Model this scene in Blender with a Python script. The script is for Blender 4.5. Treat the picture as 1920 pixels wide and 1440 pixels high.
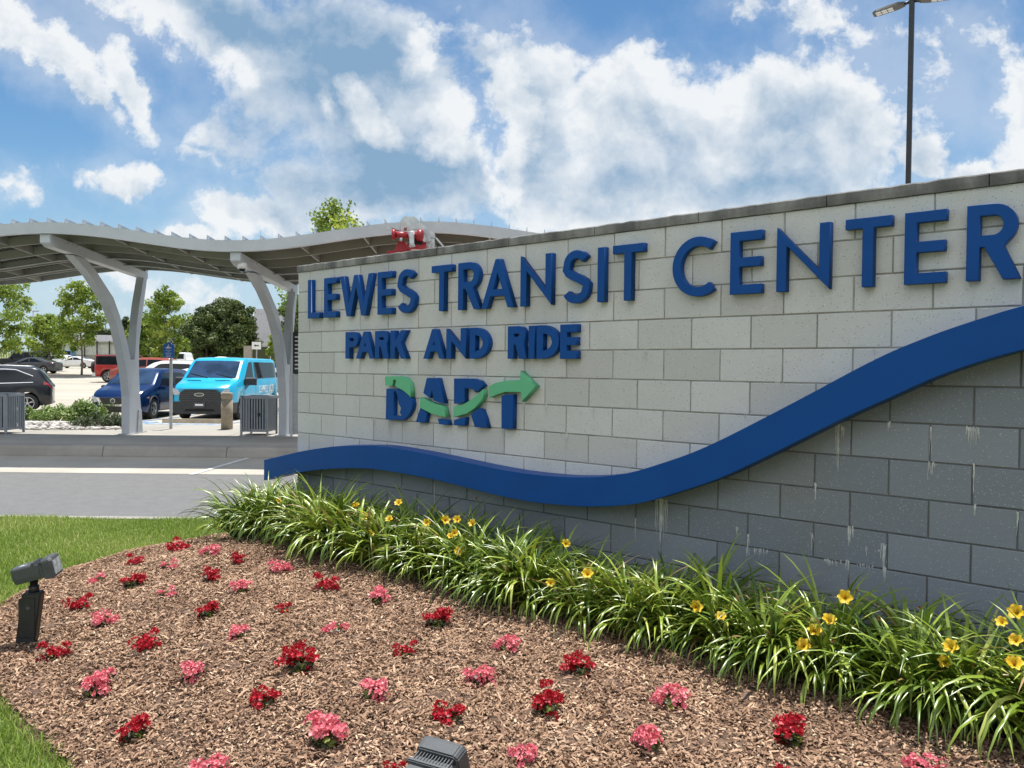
import bpy, bmesh, math, random
import numpy as np
from mathutils import Vector, Matrix, noise as mnoise
R = math.radians
C = bpy.context.scene
for o in list(bpy.data.objects): bpy.data.objects.remove(o)

# ------------------------------------------------------------------ camera (solved from the block grid of the wall)
FPX, PITCH, ROLL, HC = 1497.3, -0.020958, 0.010182, 1.75
cF = np.array([0, math.cos(PITCH), math.sin(PITCH)])
_x0 = np.array([1.0, 0, 0]); _u0 = np.cross(_x0, cF)
cX = math.cos(ROLL)*_x0 + math.sin(ROLL)*_u0
cU = -math.sin(ROLL)*_x0 + math.cos(ROLL)*_u0
cO = np.array([0, 0, HC])
cd = bpy.data.cameras.new('camera'); co = bpy.data.objects.new('camera', cd); C.collection.objects.link(co)
cd.sensor_width = 36; cd.sensor_fit = 'HORIZONTAL'; cd.lens = FPX/1920*36; cd.clip_end = 9000; cd.clip_start = 0.05
co.matrix_world = Matrix(((cX[0], cU[0], -cF[0], 0), (cX[1], cU[1], -cF[1], 0), (cX[2], cU[2], -cF[2], HC), (0, 0, 0, 1)))
C.camera = co

# ------------------------------------------------------------------ light
SUN_EL, SUN_AZ = R(75), R(6)          # azimuth from +Y towards +X
SKY_STR, SUN_STR, EXPOSURE = 0.107, 4.8, 0.48
C.view_settings.view_transform = 'Standard'; C.view_settings.look = 'None'
C.view_settings.gamma = 1; C.view_settings.exposure = EXPOSURE
C.view_settings.use_curve_mapping = False
C.cycles.max_bounces = 6; C.cycles.diffuse_bounces = 3; C.cycles.transparent_max_bounces = 6
C.cycles.use_denoising = True; C.cycles.denoiser = 'OPENIMAGEDENOISE'; C.cycles.denoising_prefilter = 'ACCURATE'; C.cycles.adaptive_threshold = .004; C.cycles.sample_clamp_indirect = 4
sd = bpy.data.lights.new('sun', 'SUN'); so = bpy.data.objects.new('sun', sd); C.collection.objects.link(so)
sd.energy = SUN_STR; sd.angle = R(0.53); sd.color = (1, .965, .9)
sv = Vector((math.sin(SUN_AZ)*math.cos(SUN_EL), math.cos(SUN_AZ)*math.cos(SUN_EL), math.sin(SUN_EL)))
so.rotation_euler = (-sv).to_track_quat('-Z', 'Y').to_euler(); so.location = (0, 0, 40)

def ray(x, y): return cF + cX*(x-960)/FPX - cU*(y-720)/FPX
def st(x, y):
    d = ray(x, y); return d[0]/d[1], d[2]/d[1]

class NT:
    def __init__(s, nt): s.nt = nt; nt.nodes.clear()
    def n(s, t, **k):
        q = s.nt.nodes.new(t)
        ins = k.pop('i', None)
        for a, b in k.items(): setattr(q, a, b)
        if ins:
            for a, b in ins.items():
                if isinstance(b, tuple) and len(b) == 2 and hasattr(b[0], 'outputs'): s.nt.links.new(b[0].outputs[b[1]], q.inputs[a])
                elif hasattr(b, 'outputs'): s.nt.links.new(b.outputs[0], q.inputs[a])
                else: q.inputs[a].default_value = b
        return q
    def m(s, op, a, b=0.0, c=0.0, clamp=False):
        q = s.nt.nodes.new('ShaderNodeMath'); q.operation = op; q.use_clamp = clamp
        for j, v in enumerate((a, b, c)):
            if hasattr(v, 'outputs'): s.nt.links.new(v.outputs[0], q.inputs[j])
            elif isinstance(v, tuple): s.nt.links.new(v[0].outputs[v[1]], q.inputs[j])
            else: q.inputs[j].default_value = v
        return q
    def mix(s, f, a, b, blend='MIX'):
        q = s.nt.nodes.new('ShaderNodeMix'); q.data_type = 'RGBA'; q.blend_type = blend
        for nm, v in ((0, f), (6, a), (7, b)):
            if isinstance(v, tuple) and hasattr(v[0], 'outputs'): s.nt.links.new(v[0].outputs[v[1]], q.inputs[nm])
            elif hasattr(v, 'outputs'): s.nt.links.new((v.outputs[2] if v.bl_idname == 'ShaderNodeMix' else v.outputs[0]), q.inputs[nm])
            elif isinstance(v, tuple): q.inputs[nm].default_value = (*v, 1) if len(v) == 3 else v
            else: q.inputs[nm].default_value = v
        return q
    def ss(s, v, lo, hi):
        q = s.nt.nodes.new('ShaderNodeMapRange'); q.interpolation_type = 'SMOOTHSTEP'
        s.nt.links.new(v.outputs[0], q.inputs[0]); q.inputs[1].default_value = lo; q.inputs[2].default_value = hi
        return q
    def link(s, a, ao, b, bi): s.nt.links.new(a.outputs[ao], b.inputs[bi])

# ------------------------------------------------------------------ world: sky texture with cumulus at infinity
W = bpy.data.worlds.new('World'); C.world = W; W.use_nodes = True
n = NT(W.node_tree)
sky = n.n('ShaderNodeTexSky', sky_type='NISHITA', sun_disc=False, sun_elevation=SUN_EL, sun_rotation=SUN_AZ, altitude=0, air_density=1.0, dust_density=0.1, ozone_density=2.5)
tc = n.n('ShaderNodeTexCoord')
sep = n.n('ShaderNodeSeparateXYZ', i={0: (tc, 'Generated')})
ay = n.m('MAXIMUM', n.m('ABSOLUTE', (sep, 1)), 0.02)
P = n.n('ShaderNodeCombineXYZ', i={0: n.m('DIVIDE', (sep, 0), ay), 1: n.m('DIVIDE', (sep, 2), ay), 2: n.m('MULTIPLY', n.m('LESS_THAN', (sep, 1), 0.0), 3.0)})
wn = n.n('ShaderNodeTexNoise', noise_dimensions='3D', i={'Vector': P, 'Scale': 7.0, 'Detail': 6.0, 'Roughness': .62})
wv = n.n('ShaderNodeVectorMath', operation='SUBTRACT', i={0: (wn, 1), 1: (.5, .5, .5)})
wv = n.n('ShaderNodeVectorMath', operation='MULTIPLY', i={0: wv, 1: (.11, .10, 0)})
PW = n.n('ShaderNodeVectorMath', operation='ADD', i={0: P, 1: wv})
PW0 = n.n('ShaderNodeVectorMath', operation='MULTIPLY', i={0: PW, 1: (1, 1, 0)})
def ell(lst, k=.25):
    acc = None
    for cx, cy, rx, ry, rot, w in lst:
        s_, t_ = st(cx, cy)
        mp = n.n('ShaderNodeMapping', vector_type='TEXTURE', i={0: PW0, 1: (s_, t_, 0), 2: (0, 0, R(-rot)), 3: (rx/FPX, ry/FPX, 1)})
        ln = n.n('ShaderNodeVectorMath', operation='LENGTH', i={0: mp})
        v = n.m('MULTIPLY_ADD', (ln, 1), -w, w)
        if acc is None: acc = v
        else:
            acc = n.m('SMOOTH_MAX', acc, v, k)
    return n.m('MAXIMUM', acc, -1.2)
CL = [(60, 60, 170, 60, 42, .75), (150, 150, 110, 30, 42, .55), (240, 165, 100, 28, 60, .5), (205, 328, 115, 30, 5, .48), (5, 345, 50, 30, 0, .35),
      (430, 40, 290, 80, 14, 1.0), (610, 130, 230, 160, 20, 1.2), (730, 200, 170, 210, 0, 1.3), (780, 330, 210, 100, 0, 1.2), (660, 370, 150, 70, 5, 1),
      (430, 250, 90, 70, 20, .5), (430, 408, 75, 45, 10, .9), (520, 420, 60, 35, 10, .8), (335, 443, 75, 26, 0, .7), (600, 365, 60, 40, 0, .7), (380, 290, 100, 22, 25, .28),
      (1010, 180, 125, 135, 0, 1.1), (1190, 230, 190, 160, 0, 1.2), (1420, 240, 260, 165, 5, 1.2), (1600, 270, 115, 120, 0, 1.1), (1300, 340, 400, 100, 0, 1.1),
      (1010, 330, 100, 110, 0, .8), (1100, 400, 160, 60, 0, 1), (1725, 305, 60, 52, 0, 1), (1835, 335, 75, 40, 0, 1),
      (1900, 180, 62, 150, -12, .75), (1865, 70, 90, 36, 12, .5), (1395, 15, 40, 60, 0, .5), (1500, 40, 80, 45, 0, .3), (1630, 60, 90, 40, 0, .25), (1700, 160, 80, 50, 0, .16),
      (390, 545, 120, 24, 14, .15), (215, 520, 50, 30, 0, .1), (900, 80, 60, 50, 0, .2)]
GR = [(640, 60, 360, 130, 10, 1.1), (720, 330, 290, 110, 0, 1.2), (560, 230, 190, 150, 0, 1), (450, 20, 220, 80, 12, 1.25), (880, 360, 130, 60, 0, .9), (1420, 350, 230, 60, 0, .6),
      (1260, 300, 60, 110, 15, .5), (1010, 300, 60, 120, 0, .3), (1600, 340, 90, 50, 0, .45), (1480, 230, 60, 70, 0, .3), (1150, 330, 80, 60, 0, .35)]
WH = [(690, 215, 45, 85, -35, .75), (805, 70, 50, 80, 15, .8), (605, 195, 30, 40, 0, .6), (850, 250, 50, 90, 20, .5), (310, 90, 100, 32, 34, .7), (945, 250, 60, 150, 0, .75), (440, 110, 60, 25, 30, .4)]
m1 = ell(CL); m2 = ell(GR, .4); m3 = ell(WH, .2)
def noise(v, sc, det, ro): return n.n('ShaderNodeTexNoise', noise_dimensions='3D', i={'Vector': v, 'Scale': sc, 'Detail': det, 'Roughness': ro})
def shifted(v, d): return n.n('ShaderNodeVectorMath', operation='ADD', i={0: v, 1: d})
def billow(v):
    vo = n.n('ShaderNodeTexVoronoi', voronoi_dimensions='3D', feature='F1', normalize=True, i={'Vector': v, 'Scale': 16.0, 'Detail': 4.0, 'Roughness': .6, 'Lacunarity': 2.2})
    return n.m('SUBTRACT', .42, (vo, 0))
PH = n.n('ShaderNodeVectorMath', operation='ADD', i={0: P, 1: n.n('ShaderNodeVectorMath', operation='MULTIPLY', i={0: wv, 1: (.45, .45, 0)})})
f1 = noise(PH, 9.0, 8.0, .62); f3 = noise(P, 3.0, 3.0, .5)
bil = billow(PH); UPV = (.010, .022, 0)
f1b = noise(shifted(PH, UPV), 9.0, 5.0, .62); bilb = billow(shifted(PH, UPV))
def texf(f, b_): return n.m('ADD', n.m('MULTIPLY', n.m('SUBTRACT', (f, 0), .5), 1.9), n.m('MULTIPLY', b_, .80))
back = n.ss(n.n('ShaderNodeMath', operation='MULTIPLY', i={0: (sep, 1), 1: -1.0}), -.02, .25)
t1 = texf(f1, bil); t2 = texf(f1b, bilb)
dens = n.m('ADD', n.m('ADD', m1, t1), n.m('MULTIPLY', back, 1.3))  # extra cloud cover added behind the camera, out of view, to light the wall
f4 = noise(PH, 4.2, 6.0, .6); f4b = noise(shifted(PH, (.02, .05, 0)), 4.2, 4.0, .55)
gm = n.ss(n.m('ADD', n.m('SUBTRACT', m2, n.m('MULTIPLY', n.m('MAXIMUM', n.m('ADD', m3, n.m('MULTIPLY', t1, .5)), 0.0), 1.6)), n.m('MULTIPLY', n.m('SUBTRACT', (f3, 0), .5), .9)), -.4, .8)
crisp = n.ss(dens, .0, .40); soft = n.ss(dens, -.25, .55)
alpha = n.m('ADD', n.m('MULTIPLY', crisp, n.m('SUBTRACT', 1.0, gm)), n.m('MULTIPLY', soft, gm))
veil = n.m('MULTIPLY', n.ss(n.m('ADD', m1, n.m('MULTIPLY', n.m('SUBTRACT', (f4, 0), .5), 3.2)), -.75, .55), .34)
alpha = n.m('MINIMUM', n.m('MAXIMUM', n.m('MULTIPLY', alpha, n.m('SUBTRACT', .98, n.m('MULTIPLY', gm, .12))), veil), 1.0)
emb = n.m('ADD', n.m('MULTIPLY', n.m('SUBTRACT', t1, t2), 1.0), n.m('MULTIPLY', n.m('SUBTRACT', (f4, 0), (f4b, 0)), 1.1))
thick = n.ss(dens, .25, 1.45)
sh = n.m('ADD', n.m('MULTIPLY', n.m('MULTIPLY', gm, n.m('ADD', .50, n.m('ADD', n.m('MULTIPLY', n.ss(dens, .0, .8), .25), n.m('MULTIPLY', n.m('SUBTRACT', (f4, 0), .42), 1.3)))), .98), n.m('MULTIPLY', emb, -1.0))
sh = n.m('ADD', sh, n.m('SUBTRACT', n.m('MULTIPLY', thick, .40), .02), clamp=True)
sh = n.m('MULTIPLY', sh, n.m('SUBTRACT', 1.0, n.m('MULTIPLY', back, .7)))
CW = (6.0, 6.2, 6.35); CG = (1.75, 2.75, 3.9)
ccol = n.mix(sh, CW, CG)
# unseen clouds behind the camera, made brighter to throw light on the shaded wall
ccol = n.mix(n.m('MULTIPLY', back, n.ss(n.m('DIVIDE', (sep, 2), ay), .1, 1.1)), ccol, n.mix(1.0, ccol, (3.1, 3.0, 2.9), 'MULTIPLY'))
skm = n.mix(1.0, sky, (.84, .99, 1.03), 'MULTIPLY')
hs = n.n('ShaderNodeHueSaturation', i={'Saturation': 1.07, 'Value': .76, 'Color': (skm, 2)})
low = n.m('SUBTRACT', 1.0, n.ss(n.m('ABSOLUTE', (P2 := n.n('ShaderNodeSeparateXYZ', i={0: P}), 1)), -.05, .33))
skyc = n.mix(n.m('MULTIPLY', low, .85), hs, (2.9, 4.0, 5.0))
out = n.mix(alpha, skyc, ccol)
# unseen low sky behind the camera, dimmed to deepen the shade under the canopy
lowback = n.m('MULTIPLY', back, n.m('SUBTRACT', 1.0, n.ss(n.m('DIVIDE', (sep, 2), ay), .05, .55)))
out = n.mix(lowback, out, n.mix(1.0, out, (.30, .34, .40), 'MULTIPLY'))
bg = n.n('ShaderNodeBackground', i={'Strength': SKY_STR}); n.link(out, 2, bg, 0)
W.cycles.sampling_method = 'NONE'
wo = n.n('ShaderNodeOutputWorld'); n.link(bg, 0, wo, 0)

# ------------------------------------------------------------------ ground shape
ZGX = [-100, 15.04, 15.06, 20.4, 24.4, 28, 59, 66, 75, 105, 200, 6000]
ZGZ = [0, 0, .2, .2, -.12, -.12, .45, .6, .85, 1.15, 1.35, 1.4]
def zg(Y): return float(np.interp(Y, ZGX, ZGZ))
BED = [(-.6, 1.6), (-1.25, 2.6), (-1.9, 3.41), (-2.65, 4.12), (-3.25, 4.85), (-3.63, 5.65), (-3.74, 6.5), (-3.5, 7.35), (-3.0, 8.0), (-2.5, 8.35), (-1.95, 8.3),
       (5.2, 1.95), (8.0, -.5), (4.0, -.6), (1.5, .2), (.2, .8)]
BEDN = np.array(BED)
def bed_d(x, y):
    """signed distance to the edge of the mulch bed (positive inside), for arrays"""
    x = np.asarray(x, float); y = np.asarray(y, float)
    d = np.full(x.shape, 1e9); ins = np.zeros(x.shape, bool)
    for (ax, ay_), (bx, by) in zip(BED, BED[1:]+BED[:1]):
        ex, ey = bx-ax, by-ay_
        t = np.clip(((x-ax)*ex+(y-ay_)*ey)/(ex*ex+ey*ey), 0, 1)
        d = np.minimum(d, np.hypot(x-ax-t*ex, y-ay_-t*ey))
        c = ((ay_ > y) != (by > y)) & (x < (bx-ax)*(y-ay_)/(by-ay_+1e-12)+ax)
        ins ^= c
    return np.where(ins, d, -d)
def bed_z(x, y):
    d = bed_d(x, y); t = np.clip(d/1.3, 0, 1)
    return .17*t*t*(3-2*t) + np.where(d > 0, .012, -.02)
def hit(x, y, zf, y0=1.5, y1=300):
    """the place on the ground (height function zf(X, Y)) seen at photo pixel x, y"""
    d = ray(x, y); prev = y0
    for k in range(1, 1500):
        Y = y0*(y1/y0)**(k/1499.0); p = cO+d*Y/d[1]
        if p[2] <= zf(p[0], p[1]):
            a, b = prev, Y
            for _ in range(25):
                m = (a+b)/2; q = cO+d*m/d[1]
                if q[2] <= zf(q[0], q[1]): b = m
                else: a = m
            return Vector(cO+d*b/d[1])
        prev = Y
    return Vector(cO+d*y1/d[1])
def lot(x, y): return hit(x, y, lambda X, Y: zg(Y), 6)
def bedp(x, y): return hit(x, y, lambda X, Y: float(bed_z(X, Y)), 1.5, 12)
def at(x, y, Y):
    d = ray(x, y); return Vector(cO+d*Y/d[1])
def atx(x, y, X):
    d = ray(x, y); return Vector(cO+d*X/d[0])

# ------------------------------------------------------------------ helpers
def props(o, label=None, cat=None, group=None, kind=None):
    if label: o['label'] = label
    if cat: o['category'] = cat
    if group: o['group'] = group
    if kind: o['kind'] = kind
    return o
def link(o, parent=None):
    C.collection.objects.link(o)
    if parent is not None: o.parent = parent
    return o
def empty(name, loc=(0, 0, 0), rz=0, label=None, cat=None, group=None):
    o = bpy.data.objects.new(name, None); o.location = loc; o.rotation_euler = (0, 0, rz); o.empty_display_size = .2
    link(o); return props(o, label, cat, group)
def copy_tree(o, parent=None):
    c = o.copy(); link(c)
    if parent is not None: c.parent = parent
    for ch in list(o.children): copy_tree(ch, c)
    return c

class MB:
    def __init__(s): s.v = []; s.f = []; s.mi = []; s.t = []; s.sm = []
    def vert(s, p): s.v.append(tuple(p)); return len(s.v)-1
    def face(s, idx, mi=0, t=.5, sm=False): s.f.append(tuple(idx)); s.mi.append(mi); s.t.append(t); s.sm.append(sm)
    def poly(s, pts, mi=0, t=.5, sm=False): s.face([s.vert(p) for p in pts], mi, t, sm)
    def box(s, a, b, mi=0, t=.5, M=None):
        x0, y0, z0 = a; x1, y1, z1 = b
        ps = [(x0, y0, z0), (x1, y0, z0), (x1, y1, z0), (x0, y1, z0), (x0, y0, z1), (x1, y0, z1), (x1, y1, z1), (x0, y1, z1)]
        if M is not None: ps = [tuple(M @ Vector(p)) for p in ps]
        i = [s.vert(p) for p in ps]
        for q in ((3, 2, 1, 0), (4, 5, 6, 7), (0, 1, 5, 4), (1, 2, 6, 5), (2, 3, 7, 6), (3, 0, 4, 7)): s.face([i[k] for k in q], mi, t)
    def bar(s, p, q, w, h, mi=0, up=(0, 0, 1), t=.5):
        p, q = Vector(p), Vector(q); d = (q-p).normalized(); u = Vector(up)
        if abs(d.dot(u)) > .98: u = Vector((0, 1, 0))
        x = d.cross(u).normalized(); z = x.cross(d).normalized()
        i = []
        for e in (p, q):
            for a, b in ((-1, -1), (1, -1), (1, 1), (-1, 1)): i.append(s.vert(e+x*a*w/2+z*b*h/2))
        for f in ((0, 1, 2, 3), (7, 6, 5, 4), (0, 4, 5, 1), (1, 5, 6, 2), (2, 6, 7, 3), (3, 7, 4, 0)): s.face([i[k] for k in f], mi, t)
    def tube(s, pts, rs, n=8, mi=0, caps=True, t=.5):
        pts = [Vector(p) for p in pts]; rings = []
        if not hasattr(rs, '__len__'): rs = [rs]*len(pts)
        for k, p in enumerate(pts):
            d = (pts[min(k+1, len(pts)-1)]-pts[max(k-1, 0)]).normalized()
            u = Vector((0, 0, 1)) if abs(d.z) < .9 else Vector((0, 1, 0))
            x = d.cross(u).normalized(); y = d.cross(x).normalized()
            rings.append([s.vert(p+(x*math.cos(a)+y*math.sin(a))*rs[k]) for a in [2*math.pi*j/n for j in range(n)]])
        for a, b in zip(rings, rings[1:]):
            for j in range(n): s.face((a[j], b[j], b[(j+1) % n], a[(j+1) % n]), mi, t, True)
        if caps: s.face(rings[0], mi, t); s.face(rings[-1][::-1], mi, t)
    def extrude(s, pts, d, mi=0, t=.5):
        a = [s.vert(p) for p in pts]; b = [s.vert(Vector(p)+Vector(d)) for p in pts]; m = len(a)
        s.face(a[::-1], mi, t); s.face(b, mi, t)
        for j in range(m): s.face((a[j], a[(j+1) % m], b[(j+1) % m], b[j]), mi, t)
    def loft(s, rows, mi=0, closed=False, t=.5, sm=True, caps=False):
        I = [[s.vert(p) for p in r] for r in rows]
        for a, b in zip(I, I[1:]):
            m = len(a)
            for j in range(m if closed else m-1): s.face((a[j], a[(j+1) % m], b[(j+1) % m], b[j]), mi, t, sm)
        if caps: s.face(I[0][::-1], mi, t); s.face(I[-1], mi, t)
    def build(s, name, mats, parent=None, fix=True, bevel=0):
        me = bpy.data.meshes.new(name); me.from_pydata(s.v, [], s.f)
        mats = mats if isinstance(mats, (list, tuple)) else [mats]
        for m in mats: me.materials.append(m)
        me.polygons.foreach_set('material_index', s.mi); me.polygons.foreach_set('use_smooth', s.sm)
        at_ = me.attributes.new('tint', 'FLOAT', 'FACE'); at_.data.foreach_set('value', s.t)
        if fix:
            bm = bmesh.new(); bm.from_mesh(me); bmesh.ops.recalc_face_normals(bm, faces=bm.faces)
            if bevel: bmesh.ops.bevel(bm, geom=[e for e in bm.edges if len(e.link_faces) == 2 and e.calc_face_angle(0) > .5], offset=bevel, segments=2, affect='EDGES', clamp_overlap=True)
            bm.to_mesh(me); bm.free()
        me.update()
        return link(bpy.data.objects.new(name, me), parent)

def fastmesh(name, V, Fc, mat_, tint=None, parent=None, smooth=False, mi=None):
    """V (n,3); Fc (m,k) equal-sided faces"""
    me = bpy.data.meshes.new(name); m, k = Fc.shape
    me.vertices.add(len(V)); me.vertices.foreach_set('co', V.astype(np.float32).ravel())
    me.loops.add(m*k); me.loops.foreach_set('vertex_index', Fc.astype(np.int32).ravel())
    me.polygons.add(m); me.polygons.foreach_set('loop_start', np.arange(0, m*k, k, dtype=np.int32))
    if smooth: me.polygons.foreach_set('use_smooth', np.ones(m, bool))
    for q in (mat_ if isinstance(mat_, (list, tuple)) else [mat_]): me.materials.append(q)
    if mi is not None: me.polygons.foreach_set('material_index', mi.astype(np.int32))
    if tint is not None:
        a = me.attributes.new('tint', 'FLOAT', 'FACE'); a.data.foreach_set('value', tint.astype(np.float32))
    me.update(calc_edges=True); me.validate()
    return link(bpy.data.objects.new(name, me), parent)

def mat(name, c1, c2=None, scale=5, detail=4, rough=.7, metal=0, bump=0, bscale=None, tint=None, coat=0, spec=.5, stretch=(1, 1, 1), speck=None, transl=0, lo=.35, hi=.65, emit=None, bdist=.02):
    m = bpy.data.materials.new(name); m.use_nodes = True; q = NT(m.node_tree)
    b = q.n('ShaderNodeBsdfPrincipled', i={'Roughness': rough, 'Metallic': metal, 'Specular IOR Level': spec, 'Coat Weight': coat, 'Coat Roughness': .06})
    o = q.n('ShaderNodeOutputMaterial')
    col = None
    tcn = q.n('ShaderNodeTexCoord')
    vec = q.n('ShaderNodeMapping', i={0: (tcn, 'Object'), 3: stretch})
    if tint:      # list of (pos, colour) driven by the mesh's own per-face variation
        a = q.n('ShaderNodeAttribute', attribute_name='tint')
        r = q.n('ShaderNodeValToRGB', i={0: (a, 'Fac')}); e = r.color_ramp.elements
        e[0].position, e[0].color = tint[0][0], (*tint[0][1], 1); e[1].position, e[1].color = tint[-1][0], (*tint[-1][1], 1)
        for p_, c_ in tint[1:-1]:
            k = e.new(p_); k.color = (*c_, 1)
        col = r
    if c2 is not None:
        nz = q.n('ShaderNodeTexNoise', i={'Vector': vec, 'Scale': scale, 'Detail': detail, 'Roughness': .6})
        f = q.ss(nz, lo, hi)
        if col is None: col = q.mix(f, c1, c2)
        else:
            col = q.mix(q.m('MULTIPLY', f, .5), (col, 0), c2)
    if speck:     # fine grains: (scale, threshold, colour, amount)
        for sc, th, cc, am in speck:
            vz = q.n('ShaderNodeTexVoronoi', i={'Vector': vec, 'Scale': sc})
            f = q.m('MULTIPLY', q.m('LESS_THAN', (vz, 0), th), am)
            base = (*c1, 1) if col is None else ((col, 2) if col.bl_idname == 'ShaderNodeMix' else (col, 0))
            col = q.mix(f, base, cc)
    if col is None: b.inputs['Base Color'].default_value = (*c1, 1)
    else: q.nt.links.new(col.outputs[2 if col.bl_idname == 'ShaderNodeMix' else 0], b.inputs['Base Color'])
    if bump:
        nb = q.n('ShaderNodeTexNoise', i={'Vector': vec, 'Scale': bscale or scale*4, 'Detail': 5.0, 'Roughness': .65})
        bp = q.n('ShaderNodeBump', i={'Strength': bump, 'Distance': bdist, 'Height': nb}); q.link(bp, 0, b, 'Normal')
    if emit: b.inputs['Emission Color'].default_value = (*emit[0], 1); b.inputs['Emission Strength'].default_value = emit[1]
    if transl:
        tr = q.n('ShaderNodeBsdfTranslucent'); mx = q.n('ShaderNodeMixShader', i={0: transl})
        if col is None: tr.inputs[0].default_value = (*c1, 1)
        else: q.nt.links.new(col.outputs[2 if col.bl_idname == 'ShaderNodeMix' else 0], tr.inputs[0])
        q.link(b, 0, mx, 1); q.link(tr, 0, mx, 2); q.link(mx, 0, o, 0)
    else: q.link(b, 0, o, 0)
    return m

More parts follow.
